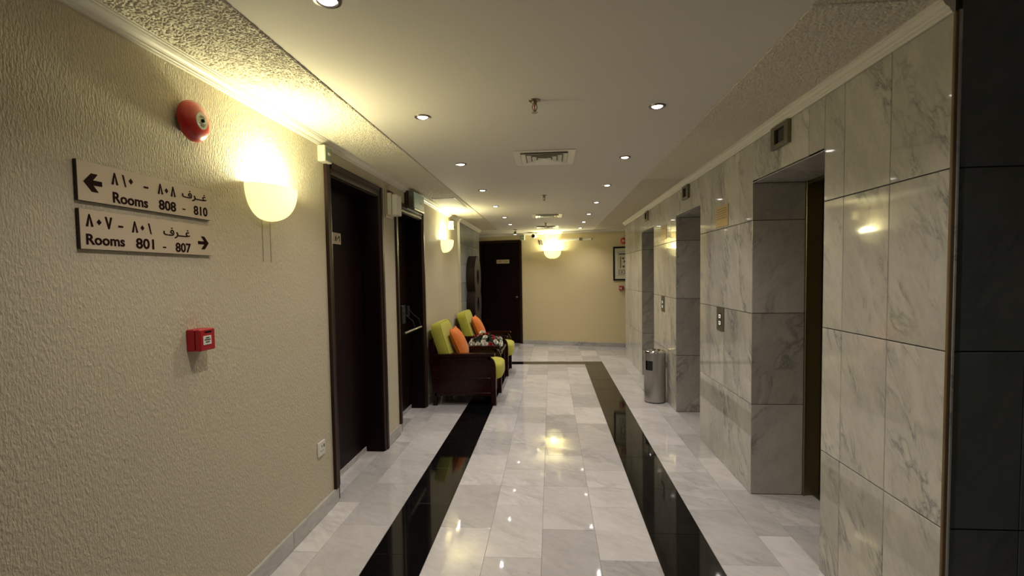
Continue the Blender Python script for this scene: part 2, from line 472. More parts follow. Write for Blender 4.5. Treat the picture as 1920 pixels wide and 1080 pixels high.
for k in range(5):
    column(1.46 + .305 * k, 1.765 + .305 * k, STF, 8.97, wall_end_y(1.46 + .305 * k))
for k in range(4):                                   # left corner beyond the stone panel
    column(-1.59 - .305 * k, -1.285 - .305 * k, 9.8, 9.8, 11.2)
for (a, b_) in ((2.53, 3.385), (4.525, 5.378), (6.512, 7.36)):     # lift niches
    column(1.336, 1.72, a, a, b_, L_=0.43)
for (a, b_) in ((3.19, 4.10), (4.62, 5.48)):                       # door niches
    column(-1.60, XL - 0.03, a, a, b_, L_=0.46)
for k in range(6):                                   # lobby by the dark stone face, right foreground
    column(1.336 + .305 * k, 1.641 + .305 * k, YB, 0.75, 1.75)

# ------------------------------------------------------------------ ceiling
ce = MB().box(-2.7, 3.3, FY0, FY1, ZC, ZC + 0.1).build('ceiling', M['ceil'], kind='structure')
BZ = ZC - 0.002
from mathutils import noise as mnoise
def rough_band(x0, x1, y0, y1, st, fr, dp):
    # pitted stipple plaster, modelled where the relief can be told apart
    nx, ny = round((x1 - x0) / st), round((y1 - y0) / st)
    vs, fs = [], []
    for j in range(ny + 1):
        for i in range(nx + 1):
            x, y = x0 + (x1 - x0) * i / nx, y0 + (y1 - y0) * j / ny
            if i in (0, nx) or j in (0, ny): h = 0.0
            else:
                v = mnoise.noise((x * fr, y * fr * .93, 3.1)) + 0.35 * mnoise.noise((x * 47, y * 47, 9.7))
                h = -dp * min(1.0, max(0.0, (v + 0.28) / 0.36))
            vs.append((x, y, BZ - 0.0005 + h))
    for j in range(ny):
        for i in range(nx):
            a = j * (nx + 1) + i; fs.append((a, a + nx + 1, a + nx + 2, a + 1))
    me = bpy.data.meshes.new('textured_band'); me.from_pydata(vs, [], fs); me.materials.append(M['band_plain'])
    me.polygons.foreach_set('use_smooth', [True] * len(fs))
    return place('textured_band', me, ce)
MB().box(XL - .2, -1.02, FY0, 9.8, BZ, ZC + 0.02).build('textured_band', M['band'], ce)
rough_band(XL + .02, -1.0205, 1.05, 4.2, 0.0024, 150, 0.0058)
rough_band(XL + .02, -1.0205, 4.2, 7.66, 0.0042, 110, 0.0055)
MB().box(0.88, XR + 0.2, FY0, 10.35, BZ, ZC + 0.02).build('textured_band', M['band'], ce)

rough_band(0.8805, XR - .02, 1.77, 4.8, 0.0036, 150, 0.0042)

# ------------------------------------------------------------------ left wall
D1 = (3.19, 4.10); D2 = (4.62, 5.48)
b = MB()
for y0, y1 in ((FY0, D1[0]), (D1[1], D2[0]), (D2[1], 9.8)):
    b.box(XL - 0.40, XL, y0, y1, -0.02, ZC + .03)
b.box(XL - 0.40, XL, D1[0], D1[1], 2.185, ZC + .03)
b.box(XL - 0.40, XL, D2[0], D2[1], 2.145, ZC + .03)
wl = b.build('wall_left', M['wall'], kind='structure')

CROWN = [(0, 0.0), (-0.010, 0.0), (-0.012, 0.006), (-0.016, 0.008), (-0.017, 0.014), (-0.021, 0.019), (-0.030, 0.024), (-0.036, 0.032),
         (-0.038, 0.038), (-0.043, 0.039), (-0.044, 0.044), (-0.049, 0.045), (-0.050, 0.0495), (0, 0.0495)]
def crown(name, loc, rz, x0, x1, z0=None):
    z0 = ZC - 0.0495 - 0.003 if z0 is None else z0
    MB().prism([(y, z + z0) for y, z in CROWN], 'x', x0, x1).build(name, M['crown'], kind='structure', loc=loc).rotation_euler = (0, 0, rz)
crown('trim_1', (XL, 0, 0), LW, FY0, 7.69)
crown('trim_2', (XR, 0, 0), RW, -8.97, -1.763)
crown('trim_3', end(0), EW, -1.9, 3.0)

def skirting(name, loc, rz, segs, h=0.092, t=0.014):
    p = structure(name, loc, rz)
    for x0, x1 in segs:
        n = max(1, round((x1 - x0) / 0.6)); s_ = (x1 - x0) / n
        for k in range(n):
            place('skirting_tile', slab(s_ - 0.0015, h, t, M['skirting'], 'skirting_tile', 0.003), p, (x0 + s_ * (k + .5), 0, h / 2))
skirting('baseboard_left', (XL, 0, 0), LW, [(-1.0, 3.163), (4.19, 4.545), (5.57, 7.69)], 0.10)
skirting('baseboard_end', end(0), EW, [(0.07, 3.4), (-1.8, -1.02)], 0.085)

# blue-grey stone panel beyond the second sconce
PX = 0.035
pn = structure('trim_4', (XL, 0, 0), LW)
MB().box(7.70, 9.80, -PX + 0.012, 0.0, 0, ZC - 0.01).build('panel_core', M['grout_light'], pn)
MB().box(7.688, 7.70, -PX - 0.002, 0.0, 0, ZC - 0.055).build('edge_bead', M['crown'], pn, label='white vertical edge strip')
zr = [0.0, 0.155, 0.46, 0.765, 1.07, 1.375, 1.68, 1.985, ZC - 0.055]
for i in range(len(zr) - 1):
    xs = [7.70, 8.4, 9.1, 9.80]
    for j in range(3):
        hh = zr[i + 1] - zr[i]; ww = xs[j + 1] - xs[j]
        place('panel', slab(ww - 0.0035, hh - 0.008, 0.012, M['marble_panel'], 'panel'), pn, ((xs[j] + xs[j + 1]) / 2, -PX + 0.012, (zr[i] + zr[i + 1]) / 2))
MB().prism([(y - PX, z + ZC - 0.0525) for y, z in CROWN], 'x', 7.65, 9.85).build('panel_crown', M['crown'], pn)
# return wall and closing walls beyond the corridor's left end
MB().box(-2.7, XL - 0.40, 9.7, 9.8, -0.02, ZC + .03).build('wall_left_return', M['end_wall'], kind='structure')
MB().box(-2.8, -2.7, FY0, FY1, -0.02, ZC + .03).build('wall_outer', M['end_wall'], kind='structure')

# ------------------------------------------------------------------ end wall
DS = (-0.945, 0.065)
b = MB()
b.box(-2.3, DS[0], 0, 0.12, -0.02, ZC + .03); b.box(DS[1], 4.2, 0, 0.12, -0.02, ZC + .03)
b.box(DS[0], DS[1], 0, 0.12, 2.245, ZC + .03)
we = b.build('wall_end', M['end_wall'], kind='structure', loc=end(0)); we.rotation_euler = (0, 0, EW)

# ------------------------------------------------------------------ right wall and lift niches
LIFTS = [(2.53, 3.385), (4.525, 5.378), (6.512, 7.36)]
ZL = 2.072
b = MB()
segs = [(1.775, 2.53), (3.385, 4.525), (5.378, 6.512), (7.36, 8.96)]
CX = XR + 0.012
for y0, y1 in segs:
    e0 = 0.012 if any(abs(y0 - l[1]) < 1e-6 for l in LIFTS) else 0.0
    e1 = 0.012 if any(abs(y1 - l[0]) < 1e-6 for l in LIFTS) else 0.0
    b.box(CX, 1.90, y0 + e0, y1 - e1, -0.02, ZC + .03)
for y0, y1 in LIFTS:
    b.box(CX, 1.90, y0 - 0.012, y1 + 0.012, ZL + 0.012, ZC + .03)
b.box(1.90, 3.3, 1.775, 1.90, -0.02, ZC + .03)
b.box(1.90, 3.3, 8.86, 8.96, -0.02, ZC + .03)
wr = b.build('wall_right', M['grout'], kind='structure')
rows = [0.0, 0.609, 1.218, 1.829, ZC - 0.050]
GW = 0.004
def wpanel(y0, y1, z0, z1, m=None):
    if y1 - y0 < 0.02: return
    o = place('panel', slab(y1 - y0 - GW * .6, z1 - z0 - GW, 0.012, m or M['marble_wall'], 'panel'), wr, (CX, (y0 + y1) / 2, (z0 + z1) / 2), (0, 0, RW))
def grid(y0, y1, joints, z0, z1):
    ys = [y0] + [j for j in joints if y0 + .03 < j < y1 - .03] + [y1]
    zs = [z0] + [r for r in rows if z0 + .02 < r < z1 - .02] + [z1]
    for a, c in zip(ys[:-1], ys[1:]):
        for d, e in zip(zs[:-1], zs[1:]): wpanel(a, c, d, e)
ztop = ZC - 0.050
J1 = [2.063, 2.368, 2.680, 2.985, 3.290, 3.618, 3.924, 4.232]
J2 = [4.53 + .305 * k for k in range(20)]
grid(1.766, 2.53, J1, 0, ztop)
grid(3.385, 4.525, J1, 0, ztop)
grid(5.378, 6.512, [5.61, 5.915, 6.22], 0, ztop)
grid(7.36, 8.966, [7.665, 7.97, 8.275, 8.58], 0, ztop)
for (y0, y1) in LIFTS: grid(y0, y1, J1 + [4.83, 5.13, 6.82, 7.12], ZL, ztop)
# reveals
JX = 1.655
for (y0, y1) in LIFTS:
    zs = [0.0, 0.609, 1.218, 1.829, ZL]
    for d, e in zip(zs[:-1], zs[1:]):
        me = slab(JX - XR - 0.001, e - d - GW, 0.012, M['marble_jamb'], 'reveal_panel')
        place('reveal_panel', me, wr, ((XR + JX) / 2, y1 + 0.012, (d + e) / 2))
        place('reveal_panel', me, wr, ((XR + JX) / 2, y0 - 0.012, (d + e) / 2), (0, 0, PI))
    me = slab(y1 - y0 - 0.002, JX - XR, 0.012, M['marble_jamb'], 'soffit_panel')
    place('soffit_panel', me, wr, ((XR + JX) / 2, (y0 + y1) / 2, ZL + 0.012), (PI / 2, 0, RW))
# near corner: dark stone face, brown corner bead, pale slab edge
MB().box(XR - 0.002, XR + 0.010, 1.758, 1.770, 0, ztop, 0.002).build('corner_bead', M['corner'], wr)
MB().box(XR + 0.010, XR + 0.022, 1.757, 1.775, 0, ZC - .045, 0.003).build('slab_edge', M['marble_wall'], wr, label='pale polished slab edge')
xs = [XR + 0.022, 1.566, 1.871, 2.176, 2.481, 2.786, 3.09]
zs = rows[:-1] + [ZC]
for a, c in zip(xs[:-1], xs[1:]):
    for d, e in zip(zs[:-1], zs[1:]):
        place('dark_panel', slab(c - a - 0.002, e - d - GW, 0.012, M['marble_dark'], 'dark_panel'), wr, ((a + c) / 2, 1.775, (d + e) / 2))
MB().box(3.3, 3.4, FY0, FY1, -0.02, ZC + .03).build('wall_far_right', M['end_wall'], kind='structure')

# ------------------------------------------------------------------ doors
def door(name, loc, rz, x0, x1, ztop_, casing_w, depth, zc0=(0.0, 0.0), reveal=True, leafz=0.045, proud=0.022):
    """local frame: x along the wall, -y out of it. Opening x0..x1, leaf set back by depth"""
    d = structure(name, loc, rz)
    cw = casing_w
    b = MB()
    # casing: stepped boards left, right and on top
    prof = [(0.0, 0.010), (0.018, 0.014), (0.022, 0.010), (0.034, 0.010), (0.042, proud), (cw, proud), (cw, 0.0), (0.0, 0.0)]
    b.prism([(x0 - u, -v) for u, v in prof], 'z', zc0[0], ztop_ + cw)
    b.prism([(x1 + u, -v) for u, v in prof], 'z', zc0[1], ztop_ + cw)
    b.prism([(-v, ztop_ + u) for u, v in prof], 'x', x0, x1)
    b.build('casing', M['casing'], d)
    if reveal:
        b = MB()
        b.box(x0, x0 + 0.012, 0.0, depth + 0.04, 0, ztop_); b.box(x1 - 0.012, x1, 0.0, depth + 0.04, 0, ztop_)
        b.box(x0, x1, 0.0, depth + 0.04, ztop_ - 0.012, ztop_)
        b.build('jamb_lining', M['mahogany'], d)
    MB().box(x0 + .012, x1 - .012, depth, depth + 0.042, leafz, ztop_ - .014, 0.003).build('door_leaf', M['mahogany'], d)
    if leafz > 0.02:
        MB().box(x0, x1, depth - 0.004, depth + 0.06, -0.003, leafz - 0.002, 0.003).build('threshold', M['skirting'], d, label='grey marble threshold')
    # backing so that nothing shows through the gaps
    MB().box(x0, x1, depth + 0.06, depth + 0.08, 0, ztop_).build('backing', M['black'], d)
    return d
d1 = door('door_1', (XL, 0, 0), LW, D1[0], D1[1], 2.175, 0.078, 0.155, (0.10, 0.0))
d2 = door('door_2', (XL, 0, 0), LW, D2[0], D2[1], 2.13, 0.078, 0.155, (0.10, 0.0))
d3 = door('door_3', end(0), EW, DS[0] + 0.05, DS[1] - 0.05, 2.19, 0.055, 0.035, reveal=True, leafz=0.006)

# room plate on door 1
pl = thing('room_number_plate', 'small cream square room number plate on the nearest dark door', 'sign', (XL - 0.155, 3.614, 1.79), LW)
MB().box(-0.078, 0.078, -0.005, 0.0, -0.042, 0.042, 0.001).build('plate', M['signface'], pl)
def ar8(b, x0, x1, z0, z1, t=0.30):
    """eastern Arabic 8: an upturned V"""
    xm = (x0 + x1) / 2 - (x1 - x0) * .03; w_ = (x1 - x0)
    b.prism([(x0, z0), (x0 + w_ * t, z0), (xm + w_ * .05, z0 + (z1 - z0) * .74), (x1 - w_ * t, z0), (x1, z0 + (z1 - z0) * .02), (xm + w_ * .10, z1), (xm - w_ * .06, z1)], 'y', -0.0012, 0)
def ar7(b, x0, x1, z0, z1, t=0.26):
    xm = (x0 + x1) / 2; w_ = (x1 - x0)
    b.prism([(x0, z1), (x0 + w_ * t, z1), (xm, z0 + (z1 - z0) * .32), (x1 - w_ * t, z1), (x1, z1), (xm + w_ * .08, z0), (xm - w_ * .08, z0)], 'y', -0.0012, 0)
def ar0(b, xc, zc, r, rz=None):
    rz = rz or r
    b.prism([(xc - r, zc), (xc, zc - rz), (xc + r, zc), (xc, zc + rz)], 'y', -0.0012, 0)
def ar1(b, x0, x1, z0, z1, t=0.45):
    w_ = x1 - x0
    b.prism([(x0, z1), (x0 + w_ * t, z1 - (z1 - z0) * .04), (x1, z0), (x1 - w_ * .38, z0 + (z1 - z0) * .06), (x0 + w_ * .18, z0 + (z1 - z0) * .72)], 'y', -0.0012, 0)
def bar(b, x0, x1, z0, z1): b.box(x0, x1, -0.0012, 0, z0, z1)
b = MB()
ar8(b, -0.030, 0.006, -0.020, 0.020); ar0(b, 0.018, 0.0, 0.007, 0.009)
b.prism([(0.030, 0.006), (0.034, 0.020), (0.050, 0.020), (0.056, -0.020), (0.049, -0.022), (0.044, 0.006)], 'y', -0.0012, 0)
b.build('lettering', M['inkblack'], pl, loc=(0, -0.005, 0))

# push bar on door 2
PBX, PBY, PBZ = 5.15, 0.155, 0.93
pb = MB().cyl((-0.33, -0.14, 0.0), (0.31, -0.14, 0.0), 0.013, n=12).build('panic_bar', M['steel'], d2, True, loc=(PBX, PBY, PBZ), label='bright metal push bar')
MB().box(-0.03, 0.08, -0.035, 0, 0.06, 0.26, 0.006).build('latch_case', M['darkmetal'], pb)
for x0 in (0.02, 0.26):
    MB().tube([(x0 - .03, -0.025, 0.20), (x0, -0.07, 0.14), (x0 + .03, -0.12, 0.09), (x0 + .045, -0.14, 0.0)], 0.005).build('arm', M['darkmetal'], pb, True)
MB().box(0.20, 0.27, -0.03, 0, 0.12, 0.24, 0.006).build('arm_bracket', M['darkmetal'], pb)

# end door plate and keyhole
ep = thing('door_nameplate', 'narrow cream nameplate on the far dark door', 'sign', tuple(Vector(end(-0.38, 1.785)) + Vector((-ET.y, ET.x, 0)) * 0.035), EW)
MB().box(-0.15, 0.15, -0.005, 0, -0.042, 0.042, 0.001).build('plate', M['signface'], ep)
place('lettering', text_mesh('lettering', '806', M['olive'], (-0.12, -0.03, -0.018, 0.02), 0.02), ep, (0, -0.005, 0))
b = MB(); ar8(b, 0.05, 0.072, -0.016, 0.018); ar0(b, 0.081, 0, 0.006); ar8(b, 0.09, 0.112, -0.016, 0.018)
b.build('lettering', M['olive'], ep, loc=(0, -0.005, 0))
kq = Matrix.Rotation(PI / 2, 4, 'X')
MB().lathe([(0, 0), (0.014, 0), (0.014, 0.006), (0.007, 0.008), (0.007, 0.025), (0.016, 0.032), (0.017, 0.042), (0, 0.048)], 14, kq).build('door_knob', M['chrome'], d3, True, loc=(-0.055, 0.035, 1.01), label='small chrome knob')

# ------------------------------------------------------------------ direction signs
def sign_board(label, yc, z0, z1):
    t = thing('room_sign', label, 'sign', (XL, yc, (z0 + z1) / 2), LW)
    h = (z1 - z0) / 2
    MB().box(-0.296, 0.296, -0.011, 0.0, -h, h).build('board', M['signside'], t, label='dark brown edges')
    MB().box(-0.2955, 0.2955, -0.0125, -0.011, -h + .0005, h - .0005, 0.0006).build('face_plate', M['signface'], t)
    return t
YS = 1.7125
def Sx(y): return y - YS
s1 = sign_board('upper cream sign with left arrow reading Rooms 808 - 810', YS, 1.748, 1.873); zc1 = (1.748 + 1.873) / 2
s2 = sign_board('lower cream sign with right arrow reading Rooms 801 - 807', YS, 1.599, 1.724); zc2 = (1.599 + 1.724) / 2
def arrow(b, tip, tail, zc, h, th):
    """arrow along x from tail to tip with a swept chevron head"""
    s_ = 1 if tip > tail else -1
    L_ = abs(tip - tail)
    hx = h * 0.95
    poly = [(0, 0), (hx, h), (hx + th * 1.5, h), (th * 1.9 + hx * .12, th * .5), (L_, th * .5), (L_, -th * .5), (th * 1.9 + hx * .12, -th * .5), (hx + th * 1.5, -h), (hx, -h)]
    b.prism([(tip - s_ * u, zc + v) for u, v in poly], 'y', -0.0012, 0)
FW = (0, -0.0125, 0)
GH = '\ufed1\ufeae\u0640\u0640\ufecf'
b = MB(); arrow(b, Sx(1.436), Sx(1.500), 1.8085 - zc1, 0.0285, 0.0155); b.build('arrow', M['ink'], s1, loc=FW)
def glyph(par, fn, *a):
    b = MB(); fn(b, *a); b.build('numeral' if fn is not bar else 'hyphen', M['ink'], par, loc=FW)
for fn, *a in ((ar8, Sx(1.5350), Sx(1.5610), 1.816 - zc1, 1.8555 - zc1), (ar1, Sx(1.577), Sx(1.592), 1.815 - zc1, 1.8555 - zc1), (ar0, Sx(1.6115), 1.8385 - zc1, 0.0088, 0.0100),
               (bar, Sx(1.6657), Sx(1.6852), 1.8265 - zc1, 1.8325 - zc1), (ar8, Sx(1.7275), Sx(1.7530), 1.816 - zc1, 1.8545 - zc1), (ar0, Sx(1.7695), 1.8335 - zc1, 0.0085, 0.0095),
               (ar8, Sx(1.7898), Sx(1.8145), 1.816 - zc1, 1.8545 - zc1)): glyph(s1, fn, *a)
place('arabic_word', text_mesh('arabic_word', GH, M['ink'], (Sx(1.848), Sx(1.986), 1.814 - zc1, 1.853 - zc1), 0.012), s1, FW)
def latin(s_, body, x0, x1, z0, z1, off=0.022):
    place('lettering', text_mesh('lettering', body, M['ink'], (Sx(x0), Sx(x1), z0, z1), off), s_, FW)
latin(s1, 'Rooms', 1.5375, 1.6800, 1.7565 - zc1, 1.7925 - zc1)
latin(s1, '808', 1.7300, 1.8135, 1.7590 - zc1, 1.7965 - zc1)
latin(s1, '810', 1.9085, 1.9885, 1.7610 - zc1, 1.7985 - zc1)
b = MB(); bar(b, Sx(1.8476), Sx(1.8625), 1.7735 - zc1, 1.778 - zc1); b.build('hyphen', M['ink'], s1, loc=FW)
b = MB(); arrow(b, Sx(1.9875), Sx(1.925), 1.6505 - zc2, 0.0265, 0.0125); b.build('arrow', M['ink'], s2, loc=FW)
for fn, *a in ((ar8, Sx(1.4360), Sx(1.4620), 1.670 - zc2, 1.709 - zc2), (ar0, Sx(1.4822), 1.6865 - zc2, 0.0085, 0.0095), (ar7, Sx(1.5030), Sx(1.5305), 1.6675 - zc2, 1.7065 - zc2),
               (bar, Sx(1.5527), Sx(1.5711), 1.677 - zc2, 1.683 - zc2), (ar8, Sx(1.6055), Sx(1.6315), 1.665 - zc2, 1.704 - zc2), (ar0, Sx(1.6505), 1.684 - zc2, 0.0080, 0.0090),
               (ar1, Sx(1.6755), Sx(1.6905), 1.664 - zc2, 1.7035 - zc2)): glyph(s2, fn, *a)
place('arabic_word', text_mesh('arabic_word', GH, M['ink'], (Sx(1.745), Sx(1.882), 1.658 - zc2, 1.698 - zc2), 0.012), s2, FW)
latin(s2, 'Rooms', 1.4350, 1.5745, 1.6135 - zc2, 1.6475 - zc2)
latin(s2, '801', 1.6200, 1.6985, 1.6105 - zc2, 1.6475 - zc2)
latin(s2, '807', 1.8020, 1.8835, 1.6060 - zc2, 1.6430 - zc2)
b = MB(); bar(b, Sx(1.7400), Sx(1.7545), 1.619 - zc2, 1.6235 - zc2); b.build('hyphen', M['ink'], s2, loc=FW)

# ------------------------------------------------------------------ fire bell and call points
def out_axis(y=0.0):           # local z of the lathe -> -y (out of the wall)
    m = Matrix.Rotation(PI / 2, 4, 'X'); m.translation = Vector((0, y, 0)); return m
def bell(label, loc, rz, r=0.080):
    t = thing('fire_alarm_bell', label, 'alarm bell', loc, rz)
    k = r / 0.08
    b = MB(); b.box(-0.045 * k, 0.045 * k, -0.030 * k, 0, -0.055 * k, 0.045 * k, 0.006); b.build('back_box', M['black'], t)
    MB().lathe([(0.070 * k, 0.018 * k), (0.080 * k, 0.016 * k), (0.081 * k, 0.022 * k), (0.078 * k, 0.034 * k), (0.070 * k, 0.044 * k), (0.056 * k, 0.053 * k), (0.036 * k, 0.059 * k), (0, 0.061 * k)], 40, out_axis()).build('gong', M['red'], t, True)
    MB().lathe([(0.034 * k, 0.0585 * k), (0.033 * k, 0.0610 * k), (0, 0.0622 * k)], 28, out_axis()).build('label_disc', M['paper'], t, True, label='round cream label in the middle')
    b = MB()
    for z, w_ in ((0.019, 0.010), (0.013, 0.016), (-0.012, 0.018), (-0.018, 0.012), (-0.023, 0.008)):
        b.box(-w_ * k, w_ * k, -0.0632 * k, -0.0600 * k, (z - .0010) * k, (z + .0010) * k)
    b.build('label_print', M['greyprint'], t, kind='stuff')
    MB().lathe([(0.007 * k, 0.061 * k), (0.007 * k, 0.068 * k), (0, 0.070 * k)], 10, out_axis()).build('bolt', M['inkblack'], t, True)
    return t
bell('red dome fire alarm bell with round cream label above the signs', (XL, 1.915, 2.133), LW)
bell('small red round fire alarm bell high on the far end wall', end(2.225, 2.135), EW, 0.062)
def call_point(label, loc, rz, s_=1.0):
    t = thing('fire_call_point', label, 'fire alarm', loc, rz)
    h = 0.0435 * s_
    MB().box(-h, h, -0.034 * s_, 0, -h, h, 0.003).build('back_box', M['callred'], t)
    b = MB().box(-h, h, -0.060 * s_, -0.035 * s_, -h, h, 0.004)
    b.build('front_cover', M['callred'], t)
    b = MB().box(-0.030 * s_, 0.018 * s_, -0.0625 * s_, -0.060 * s_, -0.020 * s_, 0.016 * s_, 0.001); b.build('glass_panel', M['white'], t, label='white break glass square')
    b = MB()
    for z, w_ in ((0.008, .010), (0.0, 0.017), (-0.009, 0.011)): b.box((-0.006 - w_) * s_, (-0.006 + w_) * s_, -0.0632 * s_, -0.0625 * s_, (z - .0018) * s_, (z + .0018) * s_)
    b.box(-0.018 * s_, 0.022 * s_, -0.0606 * s_, -0.060 * s_, 0.027 * s_, 0.034 * s_)
    b.build('print', M['inkblack'], t, kind='stuff')
    return t
call_point('red square fire call point alone on the left wall below the signs', (XL, 1.894, 1.257), LW)
call_point('tiny red fire call point on the far end wall beneath the framed plan', end(2.178, 1.195), EW, 0.95)

# ------------------------------------------------------------------ wall sconces
def sconce(label, loc, rz, watts=SCONCE_W):
    t = thing('wall_sconce', label, 'wall lamp', loc, rz, None)
    W_, P_, H_ = 0.185, 0.135, 0.165
    n, rings = 32, 12
    b = MB(); bm = b.bm
    def ring(k, th):
        a = (k / rings) * PI / 2
        rr = math.sin(a) ** 0.80
        z = -H_ * math.cos(a) ** 0.95 if k < rings else 0.0
        return [Vector((-(W_ - th) * rr * math.cos(PI * j / n), -(P_ - th) * rr * math.sin(PI * j / n), z + th * .5)) for j in range(n + 1)]
    def sheet(th):
        R_ = []
        tip = bm.verts.new((0, 0, -H_ + th * .5))
        for k in range(1, rings + 1): R_.append([bm.verts.new(p) for p in ring(k, th)])
        for j in range(n): bm.faces.new((tip, R_[0][j], R_[0][j + 1]))
        for k in range(rings - 1):
            for j in range(n): bm.faces.new((R_[k][j], R_[k][j + 1], R_[k + 1][j + 1], R_[k + 1][j]))
        return R_[-1]
    A = sheet(0.0); B_ = sheet(0.007)
    for j in range(n): bm.faces.new((A[j], A[j + 1], B_[j + 1], B_[j]))
    b.build('glass_bowl', M['bowl'], t, True)
    MB().box(-0.05, 0.05, -0.012, 0, -0.09, 0.0, 0.003).build('back_plate', M['white'], t)
    MB().cyl((0, -0.012, -0.06), (0, -0.080, -0.06), 0.014, n=12).build('lamp_holder', M['white'], t, True)
    MB().lathe([(0, -0.055), (0.016, -0.05), (0.018, -0.02), (0.022, 0.0), (0.018, 0.018), (0, 0.026)], 14, Matrix.Translation((0, -0.080, -0.045))).build('bulb', M['bulb'], t, True)
    point('bulb_light', t, (0, -0.078, -0.016), watts, SCONCE_C, 0.065)
    return t
M['bulb'] = plain('glowing_bulb', (1, 1, 1), 0.5, emit=(1.0, 0.93, 0.6), estr=12)
sconce('lit half-bowl wall sconce nearest the camera, beside the room signs', (XL, 2.452, 1.957), LW)
sconce('lit half-bowl wall sconce past the second dark door', (XL, 6.66, 1.975), LW)
sconce('lit half-bowl wall sconce on the far end wall', end(0.755, 1.985), EW)
wc = thing('painted_cable', 'pair of faint painted cable lines under the nearest sconce', 'cable', (XL, 2.44, 1.69), LW)
for x0 in (-0.035, 0.035):
    MB().box(x0 - .003, x0 + .003, -0.0035, 0, -0.105, 0.105, 0.001).build('cable', M['wall'], wc)

# ------------------------------------------------------------------ small boxes on the left wall
def unit_box(name, label, cat, loc, rz, w_=0.10, d_=0.048, h_=0.10, face='exitgreen'):
    t = thing(name, label, cat, loc, rz)
    MB().box(-w_ / 2, w_ / 2, -d_, 0, -h_ / 2, h_ / 2, 0.003).build('housing', M['ivory'], t)
    MB().box(-w_ / 2 + .006, w_ / 2 - .006, -d_ - .003, -d_, -h_ / 2 + .008, h_ / 2 - .008, 0.001).build('front_plate', M[face], t)
    MB().box(-0.012, 0.022, -d_ - .0045, -d_ - .003, -0.006, 0.010).build('indicator_lens', M['white'], t)
    return t
unit_box('call_light_box', 'small ivory box with grey-green front above the nearest door corner', 'light box', (XL, 3.085, 2.278), LW)
unit_box('call_light_box', 'small ivory box lit by the second sconce at the stone panel edge', 'light box', (XL, 7.05, 2.215), LW, 0.12, 0.075, 0.115)
unit_box('call_light_box', 'tiny ivory box at the top right corner of the far door', 'light box', end(0.10, 2.285), EW, 0.10, 0.05, 0.11)

el = thing('emergency_light', 'tall ivory emergency unit on the wall between the two dark doors', 'emergency light', (XL, 4.37, 2.145), LW)
MB().box(-0.09, 0.09, -0.012, 0, -0.125, 0.115, 0.004).build('back_plate', M['ivory'], el)
MB().box(-0.075, 0.075, -0.055, -0.012, -0.105, 0.09, 0.006).build('housing', M['ivory'], el)
MB().box(-0.07, 0.07, -0.105, -0.057, -0.105, 0.075, 0.010, 2).build('front_cover', M['white'], el)
MB().box(-0.05, 0.06, -0.035, -0.012, 0.09, 0.115, 0.003).build('top_clip', M['signside'], el)
ex = thing('exit_sign', 'grey exit sign box with pale green panel over the second door', 'sign', (XL, 5.10, 2.27), LW)
MB().box(-0.22, 0.22, -0.030, 0, -0.10, 0.085, 0.004).build('back_plate', M['signside'], ex)
MB().box(-0.20, 0.20, -0.085, -0.030, -0.09, 0.08, 0.006).build('housing', M['indic'], ex)
MB().box(-0.185, 0.195, -0.093, -0.085, -0.085, 0.075, 0.002).build('diffuser_panel', M['exitpanel'], ex)
MB().box(-0.19, 0.20, -0.097, -0.06, -0.105, -0.09, 0.002).build('bottom_rail', M['chrome'], ex)
b = MB(); b.box(0.02, 0.12, -0.0942, -0.093, -0.020, -0.008); b.prism([(0.12, -0.030), (0.15, -0.014), (0.12, 0.002)], 'y', -0.0942, -0.093)
b.build('arrow', M['exitgreen'], ex)
so = thing('wall_socket', 'white power socket low on the left wall before the first door', 'socket', (XL, 2.943, 0.435), LW)
MB().box(-0.047, 0.047, -0.010, 0, -0.045, 0.045, 0.003).build('plate', M['white'], so)
b = MB(); b.box(-0.004, 0.004, -0.0108, -0.0095, 0.008, 0.020); b.box(-0.016, -0.008, -0.0108, -0.0095, -0.016, -0.010); b.box(0.008, 0.016, -0.0108, -0.0095, -0.016, -0.010); b.box(0.022, 0.032, -0.0125, -0.0095, 0.004, 0.022)
b.build('pin_holes', M['greyprint'], so, kind='stuff')

# ------------------------------------------------------------------ ceiling fittings
def downlight_mesh():
    r = MB().lathe([(0.030, 0.010), (0.030, -0.001), (0.034, -0.006), (0.043, -0.005), (0.045, 0.0)], 28).mesh('trim_ring', M['ringm'], True)
    g = MB().lathe([(0, -0.0100), (0.010, -0.0096), (0.020, -0.0078), (0.0265, -0.0042), (0.0285, 0.0)], 20).mesh('lens', M['glow'], True)
    return r, g
DR, DG = downlight_mesh()
ORD = ['nearest', 'second', 'third', 'fourth', 'fifth', 'sixth', 'seventh', 'eighth']
def downlight(x, y, label, loose=False):
    t = thing('downlight', label, 'ceiling light', (x, y, ZC), 0, 'recessed ceiling downlights')
    place('trim_ring', DR, t)
    if not loose:
        place('lens', DG, t, (0, 0, -0.0005))
        spot('lamp', t, (0, 0, -0.025), SPOT_W, SPOT_C)
    else:
        MB().tube([(0.0, 0, 0.0), (0.012, 0.004, -0.02), (0.006, 0, -0.035)], 0.004).build('wire', M['greyprint'], t)
        MB().lathe([(0, -0.035), (0.018, -0.036), (0.024, -0.055), (0.034, -0.092), (0.034, -0.096), (0.028, -0.096)], 20).build('lamp_body', M['indic'], t, True)
        MB().lathe([(0, -0.0975), (0.0285, -0.0965)], 18).build('lens', M['glow'], t, True)
        spot('lamp', t, (0, 0, -0.11), SPOT_W, SPOT_C)
    return t
for k, y in enumerate((1.575, 2.755, 3.945, 5.18, 6.40, 7.66, 8.73)):
    downlight(-0.700, y, f'round recessed downlight, {ORD[k]} of the left-hand row from the camera')
downlight(-0.690, 9.80, 'downlight hanging loose below the ceiling near the far dark door', True)
